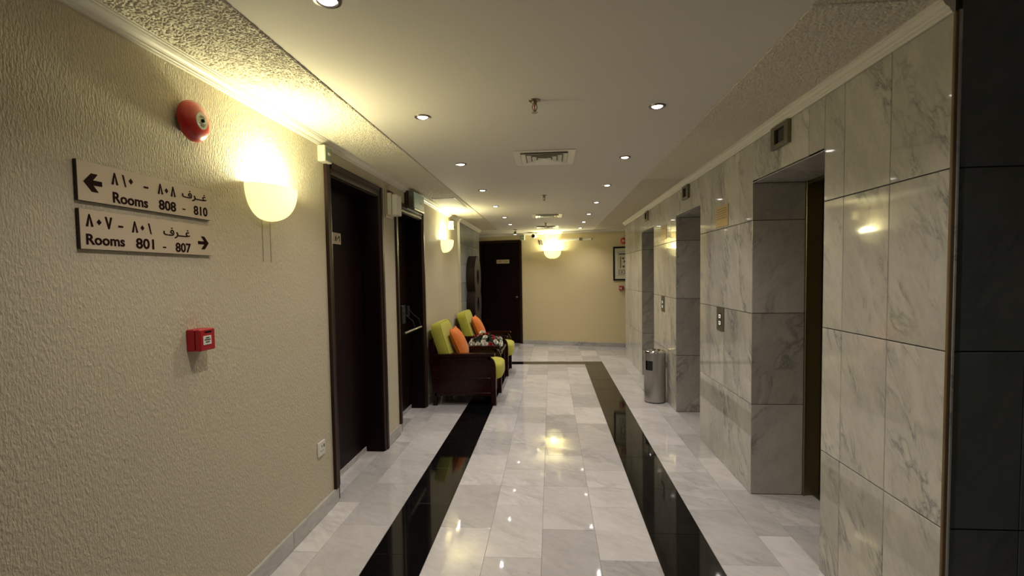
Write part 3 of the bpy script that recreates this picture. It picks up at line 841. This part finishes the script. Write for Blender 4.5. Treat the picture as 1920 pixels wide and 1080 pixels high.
downlight(0.575, 1.55, 'round recessed downlight ahead of the right-hand row, beside the dark stone corner')
for k, y in enumerate((2.737, 3.895, 5.095, 6.285, 7.49, 8.62, 9.72)):
    downlight(0.575, y, f'round recessed downlight, {ORD[k]} of the right-hand row from the camera')

def sprinkler(x, y, label):
    t = thing('sprinkler', label, 'sprinkler', (x, y, ZC), 0, 'ceiling sprinklers')
    MB().lathe([(0.030, 0.0), (0.029, -0.004), (0.014, -0.008), (0.012, -0.014), (0.012, -0.026), (0, -0.026)], 20).build('escutcheon', M['brass'], t, True)
    b = MB()
    for s_ in (-1, 1): b.tube([(s_ * .010, 0, -0.024), (s_ * .013, 0, -0.036), (s_ * .006, 0, -0.052), (0, 0, -0.056)], 0.0026, 6)
    b.build('frame_arms', M['brass'], t, True)
    MB().cyl((0, 0, -0.026), (0, 0, -0.052), 0.003, n=8).build('glass_bulb', M['red'], t, True)
    b = MB().lathe([(0, -0.058), (0.008, -0.058), (0.016, -0.061), (0.016, -0.063), (0, -0.062)], 14)
    b.build('deflector', M['brass'], t, True)
sprinkler(-0.072, 2.57, 'brass pendent sprinkler nearest the camera, ahead of the first vent')
sprinkler(-0.064, 5.63, 'brass pendent sprinkler midway along the ceiling, between the vents')
sprinkler(-0.078, 8.70, 'brass pendent sprinkler far along, by the last ceiling vent')

def vent(x, y, label, sx=0.225, sy=0.235):
    t = thing('ceiling_vent', label, 'vent', (x, y, ZC), 0, 'ceiling air vents')
    def ringbox(name, m, o, i, z0, zi, th=0.003):
        """square ring from half size o (z0) to half size i (zi)"""
        b = MB(); bm = b.bm
        O = [bm.verts.new((sx_ * o * sx / .225, sy_ * o * sy / .225, z0)) for sx_, sy_ in ((-1, -1), (1, -1), (1, 1), (-1, 1))]
        I = [bm.verts.new((sx_ * i * sx / .225, sy_ * i * sy / .225, zi)) for sx_, sy_ in ((-1, -1), (1, -1), (1, 1), (-1, 1))]
        O2 = [bm.verts.new(v.co + Vector((0, 0, th))) for v in O]; I2 = [bm.verts.new(v.co + Vector((0, 0, th))) for v in I]
        for P, Q in ((O, I), (I, I2), (I2, O2), (O2, O)):
            for k in range(4): bm.faces.new((P[k], P[(k + 1) % 4], Q[(k + 1) % 4], Q[k]))
        b.build(name, m, t)
    ringbox('frame', M['vent'], 0.225, 0.175, -0.006, -0.004)
    MB().box(-sx * .8, sx * .8, -sy * .8, sy * .8, -0.003, -0.0015).build('throat', M['ventdark'], t)
    for k in range(4):
        o = 0.170 - 0.040 * k
        ringbox('louver', M['vent'], o, o - 0.030, -0.017, -0.0045, 0.0015)
    MB().box(-0.018, 0.018, -0.019, 0.019, -0.015, -0.012, .001).build('centre_plate', M['vent'], t)
vent(-0.038, 3.82, 'square louvred ceiling vent nearest the camera')
vent(-0.045, 7.60, 'square louvred ceiling vent midway, lit from the far sconce')
vent(-0.075, 9.40, 'square louvred ceiling vent nearest the far end wall')
ha = thing('access_hatch', 'pale square access hatch in the textured ceiling above second sconce', 'hatch', (-1.205, 6.02, BZ), 0)
MB().box(-0.135, 0.135, -0.46, 0.46, -0.010, 0.0, 0.002).build('frame', M['crown'], ha)
MB().box(-0.122, 0.122, -0.447, 0.447, -0.014, -0.010, 0.002).build('panel', M['ceil'], ha)

# ------------------------------------------------------------------ end wall fittings
tb = thing('batten_light', 'unlit fluorescent tube fitting high on the far end wall', 'wall lamp', end(1.24, 2.20), EW)
MB().box(-0.36, 0.36, -0.030, 0, -0.012, 0.022, 0.004).build('batten', M['white'], tb)
MB().cyl((-0.33, -0.055, -0.004), (0.33, -0.055, -0.004), 0.014, n=14).build('tube', M['tube'], tb, True)
for x0 in (-0.345, 0.345): MB().box(x0 - .012, x0 + .012, -0.072, -0.03, -0.022, 0.016, 0.003).build('lamp_holder', M['white'], tb)
MB().box(0.10, 0.16, -0.075, -0.02, -0.026, 0.030, 0.003).build('clip', M['indic'], tb)
cv = thing('security_camera', 'white bullet security camera with black face by the far sconce', 'camera', end(0.40, 2.30), EW)
MB().lathe([(0, 0), (0.03, 0), (0.03, 0.008), (0.012, 0.012), (0, 0.012)], 16, Matrix.Rotation(PI / 2, 4, 'X') @ Matrix.Translation((0.02, 0.065, 0))).build('wall_base', M['white'], cv, True)
MB().tube([(0.02, -0.01, 0.065), (0.02, -0.06, 0.06), (0.0, -0.10, 0.03)], 0.007).build('bracket', M['indic'], cv, True)
MB().cyl((0.0, -0.05, 0.0), (-0.006, -0.19, -0.004), 0.040, n=20).build('body', M['white'], cv, True)
MB().cyl((-0.006, -0.19, -0.004), (-0.0065, -0.198, -0.0045), 0.038, n=20).build('front_glass', M['screen'], cv, True)
MB().tube([(0.02, -0.012, 0.07), (-0.05, -0.01, 0.085), (-0.13, -0.008, 0.075), (-0.20, -0.006, 0.07)], 0.004).build('cable', M['black'], cv, True)
cb = thing('loose_cable', 'two short dark curved cable ends beside the far sconce', 'cable', end(0.47, 2.16), EW)
for dx in (0.0, 0.045):
    MB().tube([(dx - .02, -0.008, 0.06), (dx, -0.012, 0.045), (dx + .015, -0.012, 0.01), (dx + .022, -0.008, -0.05)], 0.007).build('cable', M['black'], cb, True)
sd = thing('smoke_detector', 'small white round detector on the far end wall above the sconce', 'detector', end(0.62, 2.31), EW)
MB().lathe([(0.030, 0), (0.030, 0.014), (0.018, 0.024), (0, 0.026)], 20, out_axis()).build('body', M['white'], sd, True)
MB().lathe([(0.012, 0.0255), (0.010, 0.030), (0, 0.031)], 14, out_axis()).build('sensor_cap', M['ivory'], sd, True)

fp = thing('framed_plan', 'dark framed evacuation plan at the right of the far end wall', 'picture', end(2.30, 1.685), EW)
FWd, FH = 0.28, 0.338
b = MB()
for x0, x1, z0, z1 in ((-FWd, FWd, FH - .03, FH), (-FWd, FWd, -FH, -FH + .03), (-FWd, -FWd + .03, -FH + .03, FH - .03), (FWd - .03, FWd, -FH + .03, FH - .03)):
    b.box(x0, x1, -0.025, 0, z0, z1, 0.003)
b.build('frame', M['mahogany'], fp)
MB().box(-FWd + .03, FWd - .03, -0.010, 0, -FH + .03, FH - .03).build('mat_board', M['paper'], fp)
b = MB()
def line(x0, x1, z0, z1): b.box(x0, x1, -0.0112, -0.010, z0, z1)
for x0, x1, z0, z1 in ((-.185, .185, .235, .241), (-.185, .185, -.241, -.235), (-.185, -.179, -.235, .235), (.179, .185, -.235, .235)): line(x0, x1, z0, z1)
line(-.150, -.120, -.09, .14)
b.build('border_print', M['olive'], fp, kind='stuff')
b = MB()
line(-.165, .165, .175, .205)
for z, dx in ((.105, .0), (.04, .03), (-.06, .01)): line(-.105 + dx, -.06 + dx, z - .02, z + .02)
line(-.04, .12, .10, .11); line(-.04, .12, -.0, .01); line(.03, .04, -.09, .11); line(.11, .12, -.09, .11); line(-.04, .12, -.10, -.09)
for x0 in (-.165, .03):
    line(x0, x0 + .115, -.135, -.125); line(x0, x0 + .115, -.215, -.205); line(x0, x0 + .012, -.205, -.135); line(x0 + .103, x0 + .115, -.205, -.135); line(x0 + .05, x0 + .065, -.195, -.145); line(x0 + .035, x0 + .08, -.178, -.163)
b.build('plan_print', M['greyprint'], fp, kind='stuff')

# ------------------------------------------------------------------ lift fittings
names = ['nearest', 'middle', 'farthest']
for k, (y0, y1) in enumerate(LIFTS):
    t = thing('lift_entrance', f'bronze steel lift doors and frame in the {names[k]} marble niche', 'elevator', (JX, (y0 + y1) / 2, 0), RW, 'lift entrances')
    h = (y1 - y0) / 2
    b = MB()
    for s_ in (-1, 1):
        b.box(min(s_ * h, s_ * (h - .004)), max(s_ * h, s_ * (h - .004)), 0.0, 0.105, 0, ZL)
    b.box(-h, h, 0.0, 0.105, ZL - 0.004, ZL); b.build('frame_lining', M['liftsteel'], t)
    b = MB()
    for s_ in (-1, 1): b.box(min(s_ * h, s_ * (h - .018)), max(s_ * h, s_ * (h - .018)), -0.002, 0.012, 0, ZL - .001, 0.003)
    b.box(-h + .018, h - .018, -0.002, 0.012, ZL - .02, ZL - .001, 0.003); b.build('frame_edge', M['liftsteel'], t)
    for s_ in (-1, 1):
        MB().box(min(s_ * (h - .006), s_ * .0015), max(s_ * (h - .006), s_ * .0015), 0.108, 0.138, 0.008, ZL - .006, 0.003).build('door_leaf', M['liftsteel'], t)
    MB().box(-h, h, 0.07, 0.145, -0.004, 0.005, 0.001).build('sill', M['steel'], t)
    MB().box(-h, h, 0.145, 0.16, 0, ZL).build('shaft_backing', M['black'], t)
    yc = (2.972, 4.965, 6.945)[k]
    i = thing('lift_indicator', f'grey floor indicator with dark screen above the {names[k]} lift', 'indicator', (XR, yc, 2.268), RW, 'lift indicators')
    b = MB()
    for x0, x1, z0, z1 in ((-.105, -.062, -.066, .062), (.062, .105, -.066, .062), (-.062, .062, .042, .062), (-.062, .062, -.066, -.042)):
        b.box(x0, x1, -0.022, 0, z0, z1, 0.002)
    b.build('housing', M['indic'], i)
    MB().box(-.062, .062, -0.008, 0, -.042, .042).build('screen', M['screen'], i)
for k, (yc, zc, nm) in enumerate(((3.985, 1.128, 'nearer'), (5.982, 1.126, 'farther'))):
    t = thing('lift_call_buttons', f'brushed metal call plate with two lit buttons, {nm} of the two', 'switch', (XR, yc, zc), RW, 'lift call plates')
    MB().box(-.080, .080, -0.006, 0, -.091, .091, 0.001).build('plate', M['indic'], t)
    for z in (0.020, -0.032):
        MB().box(-.022, .030, -0.009, -0.006, z - .020, z + .022, 0.001).build('button_surround', M['screen'], t)
        bt = MB().box(-.016, .024, -0.012, -0.009, z - .014, z + .016, 0.002).build('button', M['button'], t)
        MB().prism([(-.006, z - .004), (.014, z - .004), (.004, z + .009)] if z > 0 else [(-.006, z + .007), (.014, z + .007), (.004, z - .006)], 'y', -0.0126, -0.012).build('arrow', M['inkblack'], bt)
for k, (yc, zc, nm) in enumerate(((3.963, 1.925, 'nearer'), (5.94, 1.965, 'farther'))):
    t = thing('brass_notice', f'rectangular brass notice plate on marble between lifts, {nm} one', 'sign', (XR, yc, zc), RW, 'brass notices')
    MB().box(-.137, .137, -0.004, 0, -.085, .080, 0.001).build('plate', M['plaque'], t)
    b = MB()
    for q in range(5):
        z = 0.055 - 0.018 * q
        xx = -0.115
        while xx < 0.10:
            w_ = rnd.uniform(.012, .035); b.box(xx, min(xx + w_, .115), -0.0046, -0.004, z - .0035, z + .0035); xx += w_ + .007
    b.build('engraved_lines', M['corner'], t, kind='stuff')

# ------------------------------------------------------------------ ashtray bin
bn = thing('ashtray_bin', 'cylindrical brushed steel ashtray bin against the marble wall', 'bin', (1.190, 5.82, 0), 0)
R_ = 0.121
q = math.atan2(-5.82, -1.19)
b = MB(); bm = b.bm
n = 48; zl = [0.012, 0.38, 0.488, 0.585]
a_open = (math.radians(204), math.radians(246))
rings = []
for z in zl: rings.append([bm.verts.new((R_ * math.cos(2 * PI * k / n), R_ * math.sin(2 * PI * k / n), z)) for k in range(n)])
for i in range(3):
    for k in range(n):
        am = 2 * PI * (k + .5) / n
        if i == 1 and a_open[0] < am < a_open[1]: continue
        bm.faces.new((rings[i][k], rings[i][(k + 1) % n], rings[i + 1][(k + 1) % n], rings[i + 1][k]))
b.build('body', M['steel'], bn, True)
MB().lathe([(0, 0.03), (0.110, 0.03), (0.110, 0.56), (0, 0.56)], 32).build('inner_bucket', M['black'], bn, True)
MB().lathe([(0, 0.0), (R_ - .006, 0.0), (R_ - .004, 0.012), (0, 0.012)], 32).build('base', M['black'], bn, True)
MB().lathe([(R_ + .001, 0.578), (R_ + .002, 0.592), (R_ - .004, 0.600), (R_ - .018, 0.598), (R_ - .022, 0.580), (0, 0.572)], 40).build('ashtray_rim', M['chrome'], bn, True)
b = MB()
for k in range(5): b.box(-.07 + .03 * k, -.062 + .03 * k, -.08, .08, 0.581, 0.586)
b.build('ash_grid', M['chrome'], bn)

# ------------------------------------------------------------------ wooden ring sculpture
YSC = 8.56
st = thing('wooden_sculpture', 'tall dark wooden sculpture of stacked rings leaning at the grey stone panel', 'sculpture', (XL + PX + 0.001, YSC, 0), LW)
cz, rr_, ro = (1.46, 0.985, 0.51), 0.37, 0.125
cen = cz
outl = []
# outline of three overlapping discs
def in_any(p, skip):
    return any(i != skip and math.hypot(p[0], p[1] - cen[i]) < rr_ - 1e-6 for i in range(3))
right = []
for i in range(3):
    for k in range(73):
        a = PI / 2 - PI * k / 72
        p = (rr_ * math.cos(a), cen[i] + rr_ * math.sin(a))
        if not in_any(p, i): right.append(p)
poly = right + [(-x, z) for x, z in right[::-1]]
# drop duplicates at top and bottom
clean = []
for p in poly:
    if not clean or math.hypot(p[0] - clean[-1][0], p[1] - clean[-1][1]) > 1e-4: clean.append(p)
if math.hypot(clean[0][0] - clean[-1][0], clean[0][1] - clean[-1][1]) < 1e-4: clean.pop()
TH = 0.145
b = MB(); bm = b.bm
from mathutils.geometry import tessellate_polygon
holes = [[(ro * math.cos(2 * PI * k / 28), c + ro * 1.1 * math.sin(2 * PI * k / 28)) for k in range(28)] for c in cen]
loops = [[Vector((x, z, 0)) for x, z in clean]] + [[Vector((x, z, 0)) for x, z in h[::-1]] for h in holes]
flat = [v for l in loops for v in l]
tri = tessellate_polygon(loops)
FV = [bm.verts.new((v.x, -TH, v.y)) for v in flat]; BV = [bm.verts.new((v.x, 0.0, v.y)) for v in flat]
for t3 in tri:
    for V in (FV, BV):
        try: bm.faces.new([V[i] for i in t3])
        except ValueError: pass
o0 = 0
for l in loops:
    n = len(l)
    for k in range(n): bm.faces.new((FV[o0 + k], FV[o0 + (k + 1) % n], BV[o0 + (k + 1) % n], BV[o0 + k]))
    o0 += n
b.build('carved_rings', M['sculpt'], st, True)
MB().box(-0.24, 0.24, -0.20, -0.0, 0.0, 0.145, 0.008).build('plinth', M['sculpt'], st)

# ------------------------------------------------------------------ armchairs
def armchair(yc, label):
    t = thing('armchair', label, 'chair', (-1.025, yc, 0), LW, 'lime armchairs')
    W_ = 0.33
    for s_ in (-1, 1):
        xo, xi = s_ * W_, s_ * (W_ - 0.04)
        lo, hi = min(xo, xi), max(xo, xi)
        # front post: gently bowed forward
        pp = [(-0.385, 0.0), (-0.385, 0.40), (-0.384, 0.45), (-0.378, 0.49), (-0.366, 0.52), (-0.350, 0.54), (-0.330, 0.555)]
        poly = pp + [(y + 0.055, z) for y, z in pp[::-1]]
        MB().prism(poly, 'x', lo, hi).build('front_leg', M['rosewood'], t, True)
        MB().prism([(0.30, 0), (0.345, 0), (0.385, 0.62), (0.385, 0.76), (0.335, 0.78), (0.315, 0.60)], 'x', lo, hi).build('rear_leg', M['rosewood'], t)
        c0, c1 = s_ * (W_ - .010), s_ * (W_ - .030)
        MB().box(min(c0, c1), max(c0, c1), -0.33, 0.33, 0.135, 0.565).build('side_panel', M['rosewood'], t)
        for z0, z1 in ((0.110, 0.150), (0.300, 0.322), (0.520, 0.560)):
            MB().box(lo, hi, -0.33, 0.33, z0, z1, 0.004).build('rail', M['rosewood'], t)
        ax0, ax1 = s_ * (W_ + .012), s_ * (W_ - .075)
        arm = [(-0.372, 0.566), (-0.378, 0.580), (-0.370, 0.598), (-0.20, 0.602), (0.15, 0.600), (0.345, 0.592), (0.345, 0.562)]
        MB().prism(arm, 'x', min(ax0, ax1), max(ax0, ax1)).build('armrest', M['rosewood'], t)
    MB().box(-W_ + .04, W_ - .04, -0.345, -0.315, 0.09, 0.275, 0.004).build('front_apron', M['rosewood'], t)
    MB().box(-W_ + .04, W_ - .04, -0.315, 0.33, 0.235, 0.270).build('seat_board', M['rosewood'], t)
    mb = Matrix.Translation((0, 0.315, 0.30)) @ Matrix.Rotation(math.radians(-6), 4, 'X')
    MB().box(-W_ + .04, W_ - .04, -0.012, 0.020, 0.0, 0.46, 0.004, 1, mb).build('back_frame', M['rosewood'], t)
    MB().superq((0, -0.105, 0.378), (0.285, 0.345, 0.108), 5.0, 40, 18).build('seat_cushion', M['lime'], t, True)
    mb = Matrix.Translation((0, 0.185, 0.48)) @ Matrix.Rotation(math.radians(-17), 4, 'X')
    bc = MB().superq((0, 0, 0.235), (0.30, 0.072, 0.255), 6.0, 36, 16, mb).build('back_cushion', M['lime'], t, True)
    b = MB()
    for sy_2 in (-1, 1):
        pts = []
        for k in range(33):
            a = 2 * PI * k / 32; f = lambda v: math.copysign(abs(v) ** (2 / 7), v)
            pts.append(mb @ Vector((0.287 * f(math.cos(a)), sy_2 * 0.058, 0.235 + 0.243 * f(math.sin(a)))))
        b.tube(pts, 0.006, 6)
    b.build('piping', M['lime'], bc, True)
    return t
def throw_pillow(yc, label):
    t = thing('throw_pillow', label, 'pillow', (-1.035, yc, 0.50), LW, 'orange throw pillows')
    mb = Matrix.Translation((0, 0.0, 0.0)) @ Matrix.Rotation(math.radians(-24), 4, 'X')
    b = MB(); bm = b.bm; n = 16; h = 0.20
    def z_(u, v): return 0.075 * ((1 - abs(u) ** 2.6) * (1 - abs(v) ** 2.6)) ** 0.7
    for s_ in (-1, 1):
        g = []
        for i in range(n + 1):
            row = []
            for j in range(n + 1):
                u, v = -1 + 2 * i / n, -1 + 2 * j / n
                pin = 1 - 0.07 * (1 - abs(v) ** 2) * abs(u) ** 3
                pin2 = 1 - 0.07 * (1 - abs(u) ** 2) * abs(v) ** 3
                row.append(bm.verts.new(mb @ Vector((h * u * pin, s_ * z_(u, v), h + h * v * pin2))))
            g.append(row)
        for i in range(n):
            for j in range(n): bm.faces.new((g[i][j], g[i + 1][j], g[i + 1][j + 1], g[i][j + 1]))
    pc = b.build('cover', M['orange'], t, True)
    b = MB()
    e = [mb @ Vector((h * u * 1.0, 0, h + h * v * 1.0)) for u, v in ((-1, -1), (0, -.935), (1, -1), (.935, 0), (1, 1), (0, .935), (-1, 1), (-.935, 0), (-1, -1))]
    b.tube(e, 0.004, 6); b.build('seam', M['orange'], t, True)
    return t
armchair(5.915, 'rosewood armchair with lime cushions nearest the camera')
armchair(7.555, 'rosewood armchair with lime cushions behind the flower table')
throw_pillow(5.93, 'orange throw pillow on the nearer lime armchair')
throw_pillow(7.56, 'orange throw pillow on the farther lime armchair')

# ------------------------------------------------------------------ side table and flowers
tt = thing('side_table', 'dark rosewood side table between the two armchairs holding flowers', 'table', (-1.01, 6.70, 0), LW)
TW, TD = 0.34, 0.36
MB().box(-TW, TW, -TD, TD, 0.480, 0.510, 0.006, 2).build('tabletop', M['rosewood'], tt)
MB().box(-TW + .05, TW - .05, -TD + .05, TD - .05, 0.510, 0.514, 0.001).build('stone_inset', M['tabletop'], tt, label='grey polished inset top')
for sx in (-1, 1):
    for sy in (-1, 1):
        x0, y0 = sx * (TW - .045), sy * (TD - .045)
        b = MB(); bm = b.bm
        A = [bm.verts.new((x0 + a * .018, y0 + c * .018, 0)) for a, c in ((-1, -1), (1, -1), (1, 1), (-1, 1))]
        B_ = [bm.verts.new((x0 + a * .026, y0 + c * .026, 0.48)) for a, c in ((-1, -1), (1, -1), (1, 1), (-1, 1))]
        for k in range(4): bm.faces.new((A[k], A[(k + 1) % 4], B_[(k + 1) % 4], B_[k]))
        bm.faces.new(A[::-1]); bm.faces.new(B_)
        b.build('leg', M['rosewood'], tt)
def apron(w_):
    pts = [(-w_, 0.48), (-w_, 0.36)]
    for k in range(13):
        a = k / 12; pts.append((-w_ + .03 + (2 * w_ - .06) * a, 0.375 + 0.045 * math.sin(PI * a)))
    return pts + [(w_, 0.36), (w_, 0.48)]
MB().prism(apron(TW - .07), 'y', -TD + .035, -TD + .053).build('apron', M['rosewood'], tt)
MB().prism(apron(TW - .07), 'y', TD - .053, TD - .035).build('apron', M['rosewood'], tt)
MB().prism(apron(TD - .07), 'x', -TW + .035, -TW + .053).build('apron', M['rosewood'], tt)
MB().prism(apron(TD - .07), 'x', TW - .053, TW - .035).build('apron', M['rosewood'], tt)
MB().box(-TW + .05, TW - .05, -TD + .05, TD - .05, 0.15, 0.168, 0.003).build('lower_shelf', M['rosewood'], tt)

fa = thing('flower_arrangement', 'low arrangement of white, red and pink flowers on the side table', 'flowers', (-0.90, 6.70, 0.514), LW)
MB().lathe([(0, 0), (0.10, 0), (0.13, 0.05), (0.125, 0.055), (0, 0.05)], 20, None, sx=1.3, sy=1.0).build('bowl', M['black'], fa, True)
b = MB(); bm = b.bm
for k in range(150):
    a = rnd.uniform(0, 2 * PI); rr = rnd.random() ** .5
    ex_, ey_ = 0.25 * rr * math.cos(a), 0.23 * rr * math.sin(a)
    zz = 0.035 + 0.15 * (1 - rr ** 1.5) + rnd.uniform(-.03, .02)
    d_ = Vector((ex_, ey_, 0.10)).normalized(); side = d_.cross(Vector((rnd.uniform(-1, 1), rnd.uniform(-1, 1), rnd.uniform(-.3, .3)))).normalized()
    p = Vector((ex_, ey_, max(zz, 0.02))); L_ = rnd.uniform(.04, .075); w_ = L_ * .22
    q0 = p - d_ * L_ * .5; q1 = p + side * w_; q2 = p + d_ * L_ * .55 + Vector((0, 0, rnd.uniform(-.02, .0))); q3 = p - side * w_
    up = d_.cross(side) * 0.006
    vs = [bm.verts.new(v) for v in (q0, q1, q2, q3, p + up)]
    for i0, i1 in ((0, 1), (1, 2), (2, 3), (3, 0)): bm.faces.new((vs[i0], vs[i1], vs[4]))
fo = b.build('foliage', M['leaf'], fa); fo['kind'] = 'stuff'
def flower_mesh(name, m, seed):
    r_ = random.Random(seed); b = MB(); bm = b.bm
    for ring, (cnt, tilt, L_) in enumerate(((9, 0.25, 0.030), (8, 0.7, 0.026), (6, 1.15, 0.020))):
        for k in range(cnt):
            a = 2 * PI * (k + .5 * ring) / cnt + r_.uniform(-.15, .15); t_ = tilt + r_.uniform(-.12, .12)
            out = Vector((math.cos(a) * math.cos(t_), math.sin(a) * math.cos(t_), math.sin(t_))); sd_ = Vector((-math.sin(a), math.cos(a), 0))
            w_ = L_ * .42
            vs = [bm.verts.new(v) for v in (Vector((0, 0, 0.004)), out * L_ * .6 - sd_ * w_, out * L_ - sd_ * w_ * .5 + Vector((0, 0, .003)), out * L_ + sd_ * w_ * .5 + Vector((0, 0, .003)), out * L_ * .6 + sd_ * w_)]
            bm.faces.new(vs)
    return b.mesh(name, m)
FM = [flower_mesh('flower', M['petalw'], 1), flower_mesh('flower', M['petalw'], 2), flower_mesh('flower', M['petalr'], 3), flower_mesh('flower', M['petalp'], 4)]
def put_flower(x, y, z, kind, s_):
    o = place('flower', FM[kind], fa, (x, y, z)); n_ = Vector((x, y, 0.12)).normalized()
    o.rotation_euler = n_.to_track_quat('Z', 'Y').to_euler(); o.scale = (s_, s_, s_)
    o['label'] = {0: 'white flower', 1: 'white flower', 2: 'red flower', 3: 'pink flower'}[kind]
spots = []
tries = 0
while len(spots) < 27 and tries < 4000:
    tries += 1
    a = rnd.uniform(0, 2 * PI); rr = rnd.random() ** .5
    x, y = 0.25 * rr * math.cos(a), 0.24 * rr * math.sin(a)
    if any(math.hypot(x - p[0], y - p[1]) < 0.066 for p in spots): continue
    z = 0.045 + 0.15 * (1 - rr ** 1.5) + rnd.uniform(-.025, .025)
    kind = rnd.choice((2, 2, 3, 2, 1)) if rr < .6 else rnd.choice((0, 1, 0, 1, 0, 1, 2))
    spots.append((x, y)); put_flower(x, y, z, kind, rnd.uniform(1.1, 1.5))
